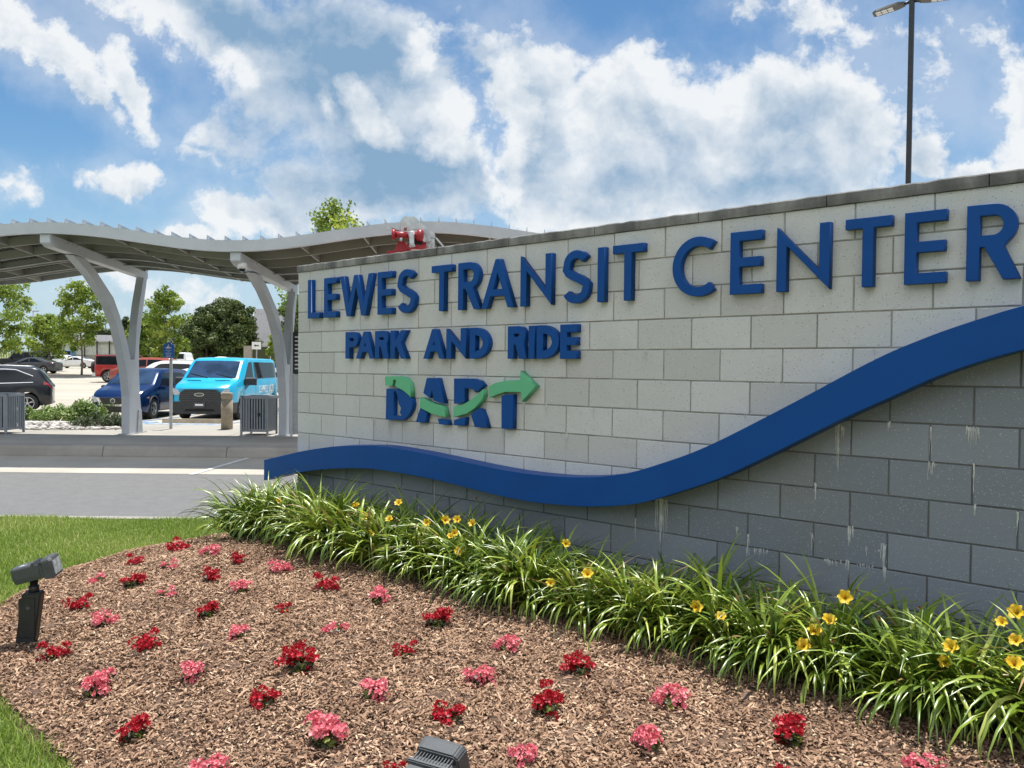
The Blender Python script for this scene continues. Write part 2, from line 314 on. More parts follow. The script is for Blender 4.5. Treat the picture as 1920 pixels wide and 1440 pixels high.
M = dict(
    asphalt=mat('asphalt', (.135, .135, .136), (.155, .154, .152), 5, 6, .9, bump=.6, bscale=120, bdist=.012, speck=[(70, .20, (.34, .34, .335), .75), (60, .17, (.05, .05, .055), .65), (22, .07, (.4, .4, .39), .6)]),
    conc=mat('concrete', (.37, .345, .295), (.43, .405, .35), .8, 6, .9, bump=.15, bscale=60),
    walk=mat('sidewalk_concrete', (.33, .31, .27), (.38, .355, .31), 1.1, 6, .9, bump=.15, bscale=60),
    lotm=mat('lot_concrete', (.355, .322, .26), (.43, .395, .33), .25, 7, .9, stretch=(.5, 1.6, 1), bump=.1, bscale=30),
    kerb=mat('kerb_concrete', (.27, .255, .23), (.33, .31, .28), 2, 5, .9, bump=.2, bscale=50),
    paint=mat('road_paint', (.78, .78, .76), (.62, .62, .6), 9, 5, .7),
    bluep=mat('blue_road_paint', (.10, .26, .50), (.40, .45, .5), 6, 5, .7),
    lawn=mat('lawn_soil', (.085, .125, .024), (.125, .155, .036), 1.4, 6, .95, bump=.6, bscale=60),
    field=mat('far_field', (.12, .17, .05), (.20, .20, .09), .06, 6, .95),
    mulch=mat('mulch', (.10, .06, .04), (.19, .12, .08), 14, 6, .95, bump=1.0, bscale=55),
    chip=mat('mulch_chip', (.3, .2, .13), tint=[(0, (.055, .026, .014)), (.3, (.195, .112, .066)), (.7, (.385, .238, .150)), (1, (.60, .44, .30))], rough=.9),
    blade=mat('grass_blade', (.2, .3, .05), tint=[(0, (.115, .20, .022)), (.55, (.25, .35, .048)), (.85, (.38, .44, .11)), (1, (.58, .53, .27))], rough=.55, transl=.3),
    light_block=mat('light_block', (.5, .5, .47), (.50, .495, .465), 2.2, 6, .85, tint=[(0, (.52, .515, .495)), (.5, (.59, .588, .57)), (1, (.632, .634, .62))], bump=.35, bscale=90, bdist=.006, speck=[(95, .17, (.33, .32, .29), .7), (44, .14, (.22, .21, .19), .75), (36, .11, (.82, .82, .80), .7)], lo=.42, hi=.75),
    dark_block=mat('dark_block', (.1, .1, .1), (.20, .19, .165), 1.6, 6, .8, tint=[(0, (.18, .202, .23)), (1, (.245, .268, .30))], bump=.35, bscale=90, bdist=.006, speck=[(50, .14, (.46, .47, .48), .8), (80, .16, (.36, .37, .38), .85), (30, .06, (.06, .06, .06), .75)], lo=.5, hi=.75),  # tint carries the bluish cast of sky reflected on the blocks
    mortar=mat('mortar', (.37, .36, .33), (.24, .23, .205), 6, 4, .95),
    dmortar=mat('dark_mortar', (.135, .136, .135), (.10, .10, .096), 6, 4, .95),
    coping=mat('coping_stone', (.11, .11, .105), (.36, .35, .33), 3.0, 7, .9, bump=.5, bscale=30, stretch=(1, 1, .35), lo=.38, hi=.72),
    lime=mat('lime_stain', (.62, .62, .6), (.46, .46, .44), 22, 5, .9),
    blue=mat('blue_enamel', (.0022, .062, .265), (.003, .069, .29), 2, 4, .42, spec=.22),
    green=mat('green_enamel', (.13, .47, .25), (.145, .49, .265), 3, 3, .45, spec=.2),
    steelp=mat('pale_painted_steel', (.49, .52, .555), (.55, .575, .605), 1.5, 4, .45),
    steelo=mat('shaded_underside_steel', (.27, .27, .245), (.31, .31, .285), 1.5, 4, .5),  # darker copy of the canopy steel, under-roof shade put into its colour
    deck=mat('roof_deck', (.09, .09, .08), (.115, .115, .105), 2, 4, .5),
    galv=mat('galvanised_steel', (.42, .43, .44), (.5, .51, .52), 8, 4, .45, metal=.6),
    bin=mat('grey_bin_steel', (.27, .295, .33), (.31, .335, .365), 5, 3, .45, metal=.2),
    black=mat('black_plastic', (.018, .019, .02), (.028, .029, .03), 9, 3, .5),
    lampb=mat('dark_bronze_metal', (.022, .021, .022), (.03, .028, .028), 9, 3, .45),
    flood=mat('floodlight_housing', (.060, .066, .072), (.075, .08, .085), 14, 4, .5, bump=.1, bscale=200),
    void=mat('dark_gap', (.006, .006, .006), rough=.9),
    white=mat('white_paint', (.78, .78, .77), (.72, .72, .7), 6, 3, .35, coat=.3),
    mark=mat('white_marking', (.75, .76, .76), rough=.6),
    rubber=mat('tyre_rubber', (.02, .02, .021), (.03, .03, .03), 20, 3, .85),
    alloy=mat('wheel_alloy', (.55, .55, .56), (.62, .62, .63), 9, 3, .3, metal=.8),
    glass=mat('car_glass', (.010, .014, .019), rough=.05, spec=.28),
    lens=mat('headlight_lens', (.50, .53, .57), (.30, .33, .36), 25, 3, .12, spec=.8, coat=.8),
    red_lens=mat('tail_light', (.45, .012, .012), (.3, .01, .01), 12, 3, .2, coat=.7),
    amber=mat('amber_lens', (.6, .2, .02), rough=.2, coat=.6),
    chrome=mat('chrome', (.7, .71, .73), rough=.12, metal=1),
    van=mat('turquoise_paint', (.010, .39, .62), (.014, .42, .65), 2, 3, .3, coat=.5),
    suvb=mat('deep_blue_paint', (.003, .017, .08), (.005, .024, .10), 2, 3, .28, metal=.25, coat=.3, spec=.35),
    suvd=mat('charcoal_paint', (.016, .020, .026), (.022, .026, .032), 2, 3, .28, metal=.25, coat=.3, spec=.35),
    carg=mat('grey_paint', (.055, .06, .066), (.065, .07, .075), 2, 3, .3, metal=.3, coat=.3, spec=.35),
    carw=mat('white_car_paint', (.70, .70, .68), (.75, .75, .73), 2, 3, .3, coat=.6),
    carr=mat('red_car_paint', (.34, .012, .012), (.40, .018, .015), 2, 3, .3, coat=.6),
    carm=mat('copper_red_paint', (.28, .045, .025), (.33, .055, .03), 2, 3, .3, coat=.6),
    carn=mat('navy_paint', (.02, .035, .06), (.025, .04, .07), 2, 3, .3, coat=.3, spec=.35),
    carl=mat('light_blue_paint', (.10, .22, .40), (.12, .25, .42), 2, 3, .35, coat=.5),
    cars=mat('silver_blue_paint', (.40, .48, .56), (.45, .52, .6), 2, 3, .3, metal=.4, coat=.6),
    carblk=mat('black_car_paint', (.008, .010, .012), rough=.35, coat=.2, spec=.3),
    bark=mat('bark', (.13, .10, .075), (.20, .16, .12), 9, 5, .95, bump=.6, bscale=30),
    leaf=mat('bright_leaf', (.1, .2, .02), tint=[(0, (.085, .14, .018)), (.5, (.21, .30, .035)), (.85, (.34, .43, .06)), (1, (.5, .52, .1))], rough=.5, transl=.4),
    leafd=mat('dark_leaf', (.03, .06, .015), tint=[(0, (.025, .042, .014)), (.55, (.085, .125, .032)), (1, (.20, .25, .06))], rough=.6, transl=.15),
    shrub=mat('shrub_leaf', (.1, .2, .02), tint=[(0, (.07, .12, .025)), (.6, (.19, .29, .06)), (1, (.36, .45, .16))], rough=.5, transl=.25),
    sage=mat('sage_leaf', (.1, .15, .07), tint=[(0, (.06, .085, .04)), (.6, (.13, .17, .08)), (1, (.22, .26, .15))], rough=.7, transl=.2),
    daylily=mat('daylily_leaf', (.1, .2, .02), tint=[(0, (.05, .098, .011)), (.45, (.165, .25, .024)), (.8, (.33, .41, .05)), (.97, (.46, .50, .11)), (1, (.38, .26, .12))], rough=.34, transl=.14, spec=.7),
    stemm=mat('flower_stem', (.12, .2, .04), rough=.6),
    petal=mat('yellow_petal', (.78, .50, .015), (.85, .60, .03), 30, 3, .5, transl=.25),
    throat=mat('spent_bloom', (.25, .08, .03), (.45, .25, .05), 30, 3, .7),
    bred=mat('red_begonia_petal', (.5, .01, .02), tint=[(0, (.22, .003, .010)), (.5, (.46, .007, .02)), (1, (.66, .03, .05))], rough=.5, transl=.2),
    bpink=mat('pink_begonia_petal', (.8, .3, .3), tint=[(0, (.55, .07, .12)), (.5, (.80, .19, .24)), (1, (.90, .42, .42))], rough=.5, transl=.25),
    bleaf=mat('begonia_leaf', (.05, .06, .02), tint=[(0, (.03, .016, .01)), (.6, (.06, .075, .02)), (1, (.30, .36, .04))], rough=.4, transl=.15),
    stone=mat('river_stone', (.5, .48, .44), tint=[(0, (.16, .14, .13)), (.5, (.46, .43, .39)), (1, (.68, .66, .62))], rough=.8),
    agg=mat('aggregate_concrete', (.34, .28, .205), (.42, .36, .27), 5, 5, .95, bump=.6, bscale=90, speck=[(70, .2, (.5, .46, .38), .6)]),
    roofg=mat('grey_shingle', (.15, .15, .155), (.19, .19, .195), 3, 5, .9),
    siding=mat('pale_siding', (.48, .52, .56), (.53, .56, .6), 4, 3, .8),
    metalw=mat('pale_metal_wall', (.52, .50, .47), (.60, .58, .55), 2, 3, .6),
    tanw=mat('tan_panel', (.30, .27, .22), (.34, .31, .26), 3, 3, .8),
    signb=mat('sign_blue', (.012, .11, .42), rough=.4),
    redp=mat('red_machine_paint', (.36, .012, .02), (.42, .02, .03), 5, 3, .4, coat=.2),
    windscreen=mat('windscreen_glass', (.035, .065, .125), (.02, .035, .06), 1.5, 3, .07, spec=.8, coat=.2),  # blue base colour stands in for sky reflected in the screen
    alu=mat('bare_aluminium', (.68, .70, .72), (.5, .52, .54), 8, 5, .4, metal=.1),
)
rng = np.random.default_rng(7); random.seed(7)

# ================================================================== the setting
def sheet(name, x0, x1, ys, dz, m, nx=1, zf=zg):
    b = MB(); xs = np.linspace(x0, x1, nx+1)
    b.loft([[(x, y, zf(y)+dz) for x in xs] for y in ys], sm=False)
    return props(b.build(name, m, fix=False), kind='structure')
sheet('ground', -900, 900, [-60, 8.9, 15.0, 21, 24.3, 24.4, 28, 59, 66, 75, 105, 125, 200, 6000], -.045, M['field'])
sheet('lawn', -70, 40, [-30, 8.93], -.012, M['lawn'])
b = MB(); b.box((-70, 8.93, -.1), (40, 9.07, .006)); props(b.build('road_edging', M['kerb']), kind='structure')
sheet('road', -70, 60, [9.07, 12.64], 0, M['asphalt'])
sheet('bus_lane', -70, 60, [12.64, 14.86], .004, M['conc'])
def kerb_mesh():
    b = MB(); prof = [(14.86, -.05), (14.86, .03), (14.90, .15), (14.93, .19), (14.98, .204), (15.30, .204), (15.30, -.05)]
    x = -70.0; k = 0
    while x < 60:
        x1 = x+2.31
        b.loft([[(xx, y, z) for y, z in prof] for xx in (x+.006, x1-.006)], sm=False, caps=True); x = x1
    return b
props(kerb_mesh().build('kerb', M['kerb']), kind='structure')
b = MB(); xx = -61.6
while xx < 55:
    for y0, y1 in ((15.306, 17.60), (17.61, 20.4)): b.box((xx+.006, y0, .05), (xx+2.30, y1, .2))
    xx += 2.31
props(b.build('sidewalk', M['walk']), kind='structure')
sheet('parking_lot', -140, 120, [20.4, 24.4, 28, 40, 59, 66, 75, 105, 122], -.006, M['lotm'], 2)
def stripes(name, lst, m, dz=.008):
    b = MB()
    for (x0, y0), (x1, y1), w in lst:
        d = Vector((x1-x0, y1-y0, 0)); nn = Vector((-d.y, d.x, 0)).normalized()*w/2
        k = 8; rows = []
        for j in range(k+1):
            p = Vector((x0, y0, 0))+d*(j/k); p.z = (zg(p.y) if p.y > 15 else .004)+dz; rows.append([p-nn, p+nn])
        b.loft(rows, sm=False)
    return props(b.build(name, m, fix=False), kind='structure')
stripes('road_line', [((-5.04, 12.55), (-4.90, 14.85), .085)], M['paint'])
stripes('parking_line', [((x, 25.2), (x, 30.5), .1) for x in (-20.2, -17.4, -8.55, -5.8)]+[((x, 62), (x, 67), .12) for x in np.arange(-42, -6, 2.8)], M['paint'])
stripes('accessible_bay_marking', [((-12.2, 24.9), (-11.3, 25.5), .5), ((-12.0, 25.6), (-11.5, 30.0), .14), ((-8.9, 25.4), (-8.7, 29.8), .14), ((-11.4, 24.75), (-8.7, 24.75), .35)], M['bluep'])

# far hill behind the fence at the left
def hill(name, cx, cy, rx, ry, h, m):
    b = MB(); rows = []
    for i in range(9):
        t = i/8*math.pi/2
        rows.append([(cx+rx*math.cos(t)*math.cos(a), cy+ry*math.cos(t)*math.sin(a), zg(cy)-.1+h*math.sin(t)) for a in np.linspace(0, 2*math.pi, 24, endpoint=False)])
    b.loft(rows, closed=True); return props(b.build(name, m), kind='structure')
hill('far_berm', -130, 215, 60, 20, 3.0, M['field'])

# ------------------------------------------------------------------ mulch bed
bx = np.arange(-4.3, 7.0, .05); by = np.arange(-.6, 8.7, .05)
gx, gy = np.meshgrid(bx, by); gd = bed_d(gx, gy)
gz = bed_z(gx, gy)
nz = np.array([mnoise.fractal(Vector((x*5, y*5, 0)), .6, 2.2, 4) for x, y in zip(gx.ravel(), gy.ravel())]).reshape(gx.shape)
gz = gz+.022*nz*np.clip(gd/.15+.3, 0, 1)+.02*np.exp(-((gd-.10)/.10)**2)
V = np.stack([gx, gy, gz], -1).reshape(-1, 3); ny_, nx_ = gx.shape
idx = np.arange(ny_*nx_).reshape(ny_, nx_)
Fc = np.stack([idx[:-1, :-1], idx[:-1, 1:], idx[1:, 1:], idx[1:, :-1]], -1).reshape(-1, 4)
keep = gd.ravel()[Fc].min(1) > -.07
props(fastmesh('mulch_bed', V, Fc[keep], M['mulch'], smooth=True), kind='structure')
def bedz(x, y):
    d = bed_d(x, y); return bed_z(x, y)+.02*np.exp(-((d-.10)/.10)**2)
def in_view(x, y, pad=120):
    px = 960+FPX*np.asarray(x)/np.maximum(np.asarray(y), .2)
    return (y > 2.2) & (px > -pad) & (px < 1920+pad)

def scatter_in(nwant, x0, x1, y0, y1, test):
    xs, ys = [], []; tot = 0
    while tot < nwant:
        x = rng.uniform(x0, x1, nwant*2); y = rng.uniform(y0, y1, nwant*2); k = test(x, y)
        xs.append(x[k]); ys.append(y[k]); tot += k.sum()
    return np.concatenate(xs)[:nwant], np.concatenate(ys)[:nwant]
# wall frame
WA = 0.72584; WS = Vector((-2.18488, 8.14636, 0)); WD = Vector((math.cos(WA), -math.sin(WA), 0)); WN = Vector((-math.sin(WA), -math.cos(WA), 0))
def wall_pt(u, d, z=0): return WS+WD*u+WN*d+Vector((0, 0, z))
def wall_dist(x, y): return (x-WS.x)*WN.x+(y-WS.y)*WN.y
def chips(nc):
    x, y = scatter_in(nc, -4.1, 4.6, 2.3, 8.5, lambda x, y: (bed_d(x, y) > -.03+.06*rng.random(len(x))) & in_view(x, y) & (wall_dist(x, y) > .05))
    z = bedz(x, y)+rng.uniform(-.004, .020, nc)
    L = rng.gamma(2.4, .0078, nc)+.006; wd = rng.uniform(.0022, .0062, nc); a = rng.uniform(0, 2*np.pi, nc)
    pit = rng.normal(0, .28, nc); rol = rng.normal(0, .5, nc)
    d = np.stack([np.cos(a)*np.cos(pit), np.sin(a)*np.cos(pit), np.sin(pit)], -1)
    s = np.stack([-np.sin(a)*np.cos(rol), np.cos(a)*np.cos(rol), np.sin(rol)], -1)
    c = np.stack([x, y, z], -1); up = np.cross(d, s)
    bend = rng.normal(.0, .003, nc)[:, None]*up
    Lh = L[:, None]/2; w = wd[:, None]
    V = np.stack([c-d*Lh-s*w*.6, c-d*Lh+s*w*.7, c-s*w+up*.002+bend, c+s*w+up*.002+bend, c+d*Lh-s*w*.8, c+d*Lh+s*w*.5], 1).reshape(-1, 3)
    o = np.arange(nc)*6
    Fc = np.stack([np.stack([o, o+2, o+3, o+1], -1), np.stack([o+2, o+4, o+5, o+3], -1)], 1).reshape(-1, 4)
    pat = np.array([mnoise.fractal(Vector((a_*2.2, b_*2.2, 3)), .8, 2.1, 3) for a_, b_ in zip(x, y)]); t = np.clip(rng.normal(.50, .24, nc)+.16*pat, 0, 1); t = np.repeat(t, 2)
    return fastmesh('mulch_chips', V, Fc, M['chip'], t)
props(chips(210000), 'shredded brown bark mulch covering the flower bed', 'mulch', kind='stuff')
def grass(nb):
    def ok(x, y): return (bed_d(x, y) < .02) & in_view(x, y, 900) & (x < -1.4) & (wall_dist(x, y) > -.8)
    w0 = int(nb*.78)
    x, y = scatter_in(w0, -9.5, -1.4, 5.2, 8.98, ok)
    x2, y2 = scatter_in(nb-w0, -5.0, -1.4, 2.2, 5.2, ok)
    x = np.concatenate([x, x2]); y = np.concatenate([y, y2])
    h = rng.uniform(.025, .062, nb)*(1+.3*np.sin(x*3+y*2)); a = rng.uniform(0, 2*np.pi, nb); lean = rng.uniform(.1, .8, nb); w = rng.uniform(.0016, .0032, nb)
    ca, sa = np.cos(a), np.sin(a); z0 = np.full(nb, -.012)
    p0 = np.stack([x, y, z0], -1); s = np.stack([-sa, ca, 0*a], -1)*w[:, None]
    pm = p0+np.stack([ca*lean*h*.35, sa*lean*h*.35, h*.6], -1); pt = p0+np.stack([ca*lean*h, sa*lean*h, h*(1-.25*lean)], -1)
    V = np.stack([p0-s, p0+s, pm+s*.8, pm-s*.8, pt], 1).reshape(-1, 3); o = np.arange(nb)*5
    Fc = np.stack([np.stack([o, o+1, o+2, o+3], -1), np.stack([o+3, o+2, o+4, o+4], -1)], 1).reshape(-1, 4)
    tri = np.stack([np.stack([o, o+1, o+2], -1), np.stack([o, o+2, o+3], -1), np.stack([o+3, o+2, o+4], -1)], 1).reshape(-1, 3)
    pat = .15*np.sin(x*2.3+1)*np.sin(y*3.1)
    t = np.repeat(np.clip(rng.normal(.50, .22, nb)+pat, 0, 1), 3)
    return fastmesh('lawn_grass', V, tri, M['blade'], t)
props(grass(215000), 'short mown green grass around the mulch bed', 'grass', kind='stuff')

# ================================================================== sign wall
BU, BH, ZT = .4064, .2032, 2.690
wall = empty('sign_wall', WS, -WA, 'pale and dark block sign wall with raised blue lettering and a curved blue band', 'sign wall')
BT = [(-0.351, 0.764), (-0.102, 0.817), (0.184, 0.878), (0.455, 0.931), (0.845, 0.993), (1.049, 1.014), (1.436, 1.042), (1.653, 1.045), (2.029, 1.03), (2.451, 1.004), (2.777, 0.981), (3.092, 0.966), (3.341, 0.966), (3.586, 0.975), (3.862, 1.002), (4.087, 1.046), (4.234, 1.093), (4.565, 1.218), (4.766, 1.315), (5.047, 1.468), (5.318, 1.619), (5.529, 1.741), (5.727, 1.849), (5.984, 1.957), (6.332, 2.074), (6.9, 2.20), (7.6, 2.27), (8.4, 2.26), (9.2, 2.16)]
BB = [(-0.299, 0.567), (0.186, 0.679), (0.661, 0.76), (1.051, 0.808), (1.438, 0.837), (1.841, 0.834), (2.228, 0.823), (2.575, 0.798), (2.975, 0.769), (3.293, 0.761), (3.706, 0.781), (3.953, 0.812), (4.207, 0.861), (4.467, 0.96), (4.77, 1.083), (5.049, 1.233), (5.322, 1.388), (5.533, 1.509), (5.731, 1.606), (5.942, 1.72), (6.14, 1.799), (6.336, 1.863), (6.9, 1.98), (7.6, 2.05), (8.4, 2.04), (9.2, 1.94)]
def smooth_curve(pts, us):
    p = np.array(pts); f = np.interp(us, p[:, 0], p[:, 1])
    k = np.exp(-np.linspace(-2, 2, 41)**2); k /= k.sum(); pad = np.pad(f, 20, mode='reflect', reflect_type='odd')
    return np.convolve(pad, k, 'valid')
US = np.linspace(-.351, 9.2, 960)
ztop = smooth_curve(BT, US); zbot = smooth_curve(BB, np.maximum(US, -.299)); zbot -= np.clip(-.299-US, 0, 1)*.3
zmid = (ztop+zbot)/2-.02
def zc(u): return float(np.interp(u, US, zmid))
WLEN = 9.0; WTH = .29
def block_mesh(light):
    b = MB(); rr = random.Random(3)
    for v in range(14):
        z1 = ZT-v*BH; z0 = z1-BH; off = (.5 if v % 2 == 0 else 1.0)
        edges = [0.0]; k = off
        while k*BU < WLEN: edges.append(k*BU); k += 1
        edges.append(WLEN)
        for u0, u1 in zip(edges, edges[1:]):
            if u1-u0 < .03: continue
            tt = rr.random()
            g = .0042; a0, a1, c0, c1 = u0+(g if u0 > 0 else 0), u1-g, z0+g, z1-(g if v else 0)
            lo = min(zc(u0), zc(u1), zc((u0+u1)/2)); hi = max(zc(u0), zc(u1), zc((u0+u1)/2))
            if light and z1 <= lo or (not light) and z0 >= hi: continue
            ch = .003; jit = rr.uniform(-.0012, .0012)
            bm = bmesh.new()
            fr = [bm.verts.new(p) for p in ((a0+ch, jit, c0+ch), (a1-ch, jit, c0+ch), (a1-ch, jit, c1-ch), (a0+ch, jit, c1-ch))]
            bk = [bm.verts.new(p) for p in ((a0, ch, c0), (a1, ch, c0), (a1, ch, c1), (a0, ch, c1))]
            b2 = [bm.verts.new(p) for p in ((a0, .02, c0), (a1, .02, c0), (a1, .02, c1), (a0, .02, c1))]
            bm.faces.new(fr)
            for j in range(4):
                bm.faces.new((bk[j], bk[(j+1) % 4], fr[(j+1) % 4], fr[j])); bm.faces.new((b2[j], b2[(j+1) % 4], bk[(j+1) % 4], bk[j]))
            if not (z0 >= hi or z1 <= lo):
                um = (u0+u1)/2; sl = (zc(u1)-zc(u0))/(u1-u0); nv = Vector((-sl, 0, 1)).normalized()
                if not light: nv = -nv
                bmesh.ops.bisect_plane(bm, geom=bm.verts[:]+bm.edges[:]+bm.faces[:], plane_co=Vector((um, 0, zc(um))), plane_no=nv, clear_inner=True)
            bm.verts.index_update(); base = len(b.v)
            for q in bm.verts: b.v.append(tuple(q.co))
            for f in bm.faces: b.face([base+q.index for q in f.verts], 0, tt)
            bm.free()
    return b
def mortar_core(light):
    b = MB(); us = np.linspace(0, WLEN, 181)
    for u0, u1 in zip(us, us[1:]):
        za, zb = zc(u0), zc(u1)
        if light: b.poly([(u0, .0052, za), (u1, .0052, zb), (u1, .0052, ZT), (u0, .0052, ZT)], 1)
        else: b.poly([(u0, .0052, -.3), (u1, .0052, -.3), (u1, .0052, zb), (u0, .0052, za)], 1)
    if light:
        b.box((.002, .02, zc(0)), (WLEN, WTH, ZT-.001), 0, .4)
    return b
def drips(b, lst, mi):
    rr = random.Random(11)
    for u, z, w, l, kk in lst:
        for _ in range(kk):
            x = u+rr.uniform(-w, w); ln = l*rr.uniform(.35, 1)*(1-.5*abs(x-u)/max(w, .01)); ww = rr.uniform(.0012, .0042)
            L_, R_ = [], []; zz = z+rr.uniform(-.01, .004); k = 7; xx = x
            for j in range(k+1):
                t = j/k; xx += rr.uniform(-.0022, .0022); q = ww*(1-.75*t)*rr.uniform(.6, 1.2)
                L_.append((xx-q, -.0018-.0003*rr.random(), zz-ln*t)); R_.append((xx+q, -.0018-.0003*rr.random(), zz-ln*t))
            for j in range(k): b.poly([L_[j], L_[j+1], R_[j+1], R_[j]], mi)
def wpx(x, y, off=0):
    d = ray(x, y); P0 = np.array(WS)+np.array(WN)*off; nn = np.array(WN)
    t = ((P0-cO)@nn)/(d@nn); p = cO+t*d
    return float((p-P0)@np.array(WD)), float(p[2])
lb = block_mesh(True)
for f_, mi_, t_ in zip(*(lambda m: (m.f, m.mi, m.t))(mc := mortar_core(True))):
    lb.poly([mc.v[i] for i in f_], mi_, t_)
LD = [(572, 811, .02, .16, 7), (650, 815, .03, .11, 6), (680, 740, .02, .07, 5), (703, 782, .008, .30, 5), (688, 782, .02, .08, 4), (733, 788, .05, .22, 14), (760, 790, .03, .2, 5), (732, 692, .006, .07, 3), (785, 793, .004, .12, 2),
      (945, 806, .02, .2, 5), (982, 755, .012, .2, 5), (1025, 755, .02, .2, 5), (1063, 812, .008, .22, 5), (1115, 765, .03, .1, 6), (1208, 655, .02, .18, 6), (1240, 712, .02, .06, 4), (1462, 715, .025, .1, 10), (1397, 776, .015, .06, 5), (1412, 640, .004, .08, 3), (1410, 520, .006, .06, 3), (1645, 652, .02, .07, 6), (604, 655, .006, .04, 3)]
drips(lb, [(*wpx(x, y), w, l, k) for x, y, w, l, k in LD], 2)
lb.build('pale_block_face', [M['light_block'], M['mortar'], M['lime']], wall, fix=False)
db = block_mesh(False)
for f_, mi_, t_ in zip(*(lambda m: (m.f, m.mi, m.t))(mc := mortar_core(False))):
    db.poly([mc.v[i] for i in f_], mi_, t_)
db.box((.002, .02, -.3), (WLEN, WTH-.002, zc(0)-.003), 0, .5)
DD = [(1240, 935, .045, .42, 26), (1192, 972, .006, .18, 5), (1403, 1000, .008, .2, 6), (1425, 1028, .05, .06, 14), (1403, 1030, .01, .12, 4), (1571, 790, .012, .42, 7), (1582, 800, .02, .12, 6), (1667, 790, .008, .08, 4), (1745, 800, .006, .2, 3), (1745, 865, .02, .12, 5), (1825, 800, .03, .13, 16), (1826, 870, .006, .22, 4), (1828, 946, .006, .08, 3), (1530, 905, .008, .12, 4),
      (1595, 985, .012, .16, 7), (1591, 1050, .012, .18, 5), (1658, 1020, .014, .16, 9), (1560, 1048, .05, .06, 14), (1622, 1058, .05, .03, 10), (1660, 1062, .015, .1, 5), (1623, 1025, .01, .1, 3), (1645, 1030, .01, .06, 3), (1910, 960, .006, .14, 3), (1523, 1000, .006, .12, 3), (815, 905, .006, .3, 4), (756, 910, .006, .1, 2), (626, 925, .006, .1, 3), (785, 950, .005, .08, 2), (1382, 988, .005, .08, 3)]
drips(db, [(*wpx(x, y), w, l, k) for x, y, w, l, k in DD], 2)
db.build('dark_block_face', [M['dark_block'], M['dmortar'], M['lime']], wall, fix=False)
cb = MB(); us = [-.012]+[.44+k*.815 for k in range(11)]; rr = random.Random(5)
for u0, u1 in zip(us, us[1:]):
    k = 14; rows = []
    for j in range(k+1):
        u = u0+.003+(u1-u0-.006)*j/k; e = rr.uniform(-.003, .003); e2 = rr.uniform(-.003, .002)
        rows.append([(u, -.012+e2, ZT+.001+rr.uniform(0, .003)), (u, -.015+e2, ZT+.03), (u, -.013+e2, ZT+.060+e), (u, -.006, ZT+.068+e), (u, WTH+.015, ZT+.068), (u, WTH+.015, ZT+.001)])
    cb.loft(rows, closed=True, sm=False, caps=True)
cb.build('coping', M['coping'], wall)
# the curved band, a box section standing off the wall
bb = MB(); rows = []
for u, a, c in zip(US[::4], zbot[::4], ztop[::4]):
    rows.append([(u, -.168, a), (u, -.170, a+.002), (u, -.170, c-.002), (u, -.168, c), (u, -.004, c), (u, -.004, a)])
s0 = zbot[0]; 
bb.loft(rows, closed=True, sm=False, caps=True)
bb.build('wave_band', M['blue'], wall)

# ---- lettering
def arc(cx, cy, rx, ry, a0, a1, k=14): return [(cx+rx*math.cos(R(a0+(a1-a0)*j/k)), cy+ry*math.sin(R(a0+(a1-a0)*j/k))) for j in range(k+1)]
def isec(p1, p2, p3, p4):
    x1, y1 = p1; x2, y2 = p2; x3, y3 = p3; x4, y4 = p4
    dd = (x1-x2)*(y3-y4)-(y1-y2)*(x3-x4)
    return (((x1*y2-y1*x2)*(x3-x4)-(x1-x2)*(x3*y4-y3*x4))/dd, ((x1*y2-y1*x2)*(y3-y4)-(y1-y2)*(x3*y4-y3*x4))/dd)
def offset_path(path, t):
    n_ = len(path); Lf, Rt = [], []
    for j in range(n_):
        a = path[max(j-1, 0)]; c = path[min(j+1, n_-1)]; dx, dy = c[0]-a[0], c[1]-a[1]; l = math.hypot(dx, dy)
        nx, ny = -dy/l*t/2, dx/l*t/2
        Lf.append((path[j][0]+nx, path[j][1]+ny)); Rt.append((path[j][0]-nx, path[j][1]-ny))
    return Lf+Rt[::-1]
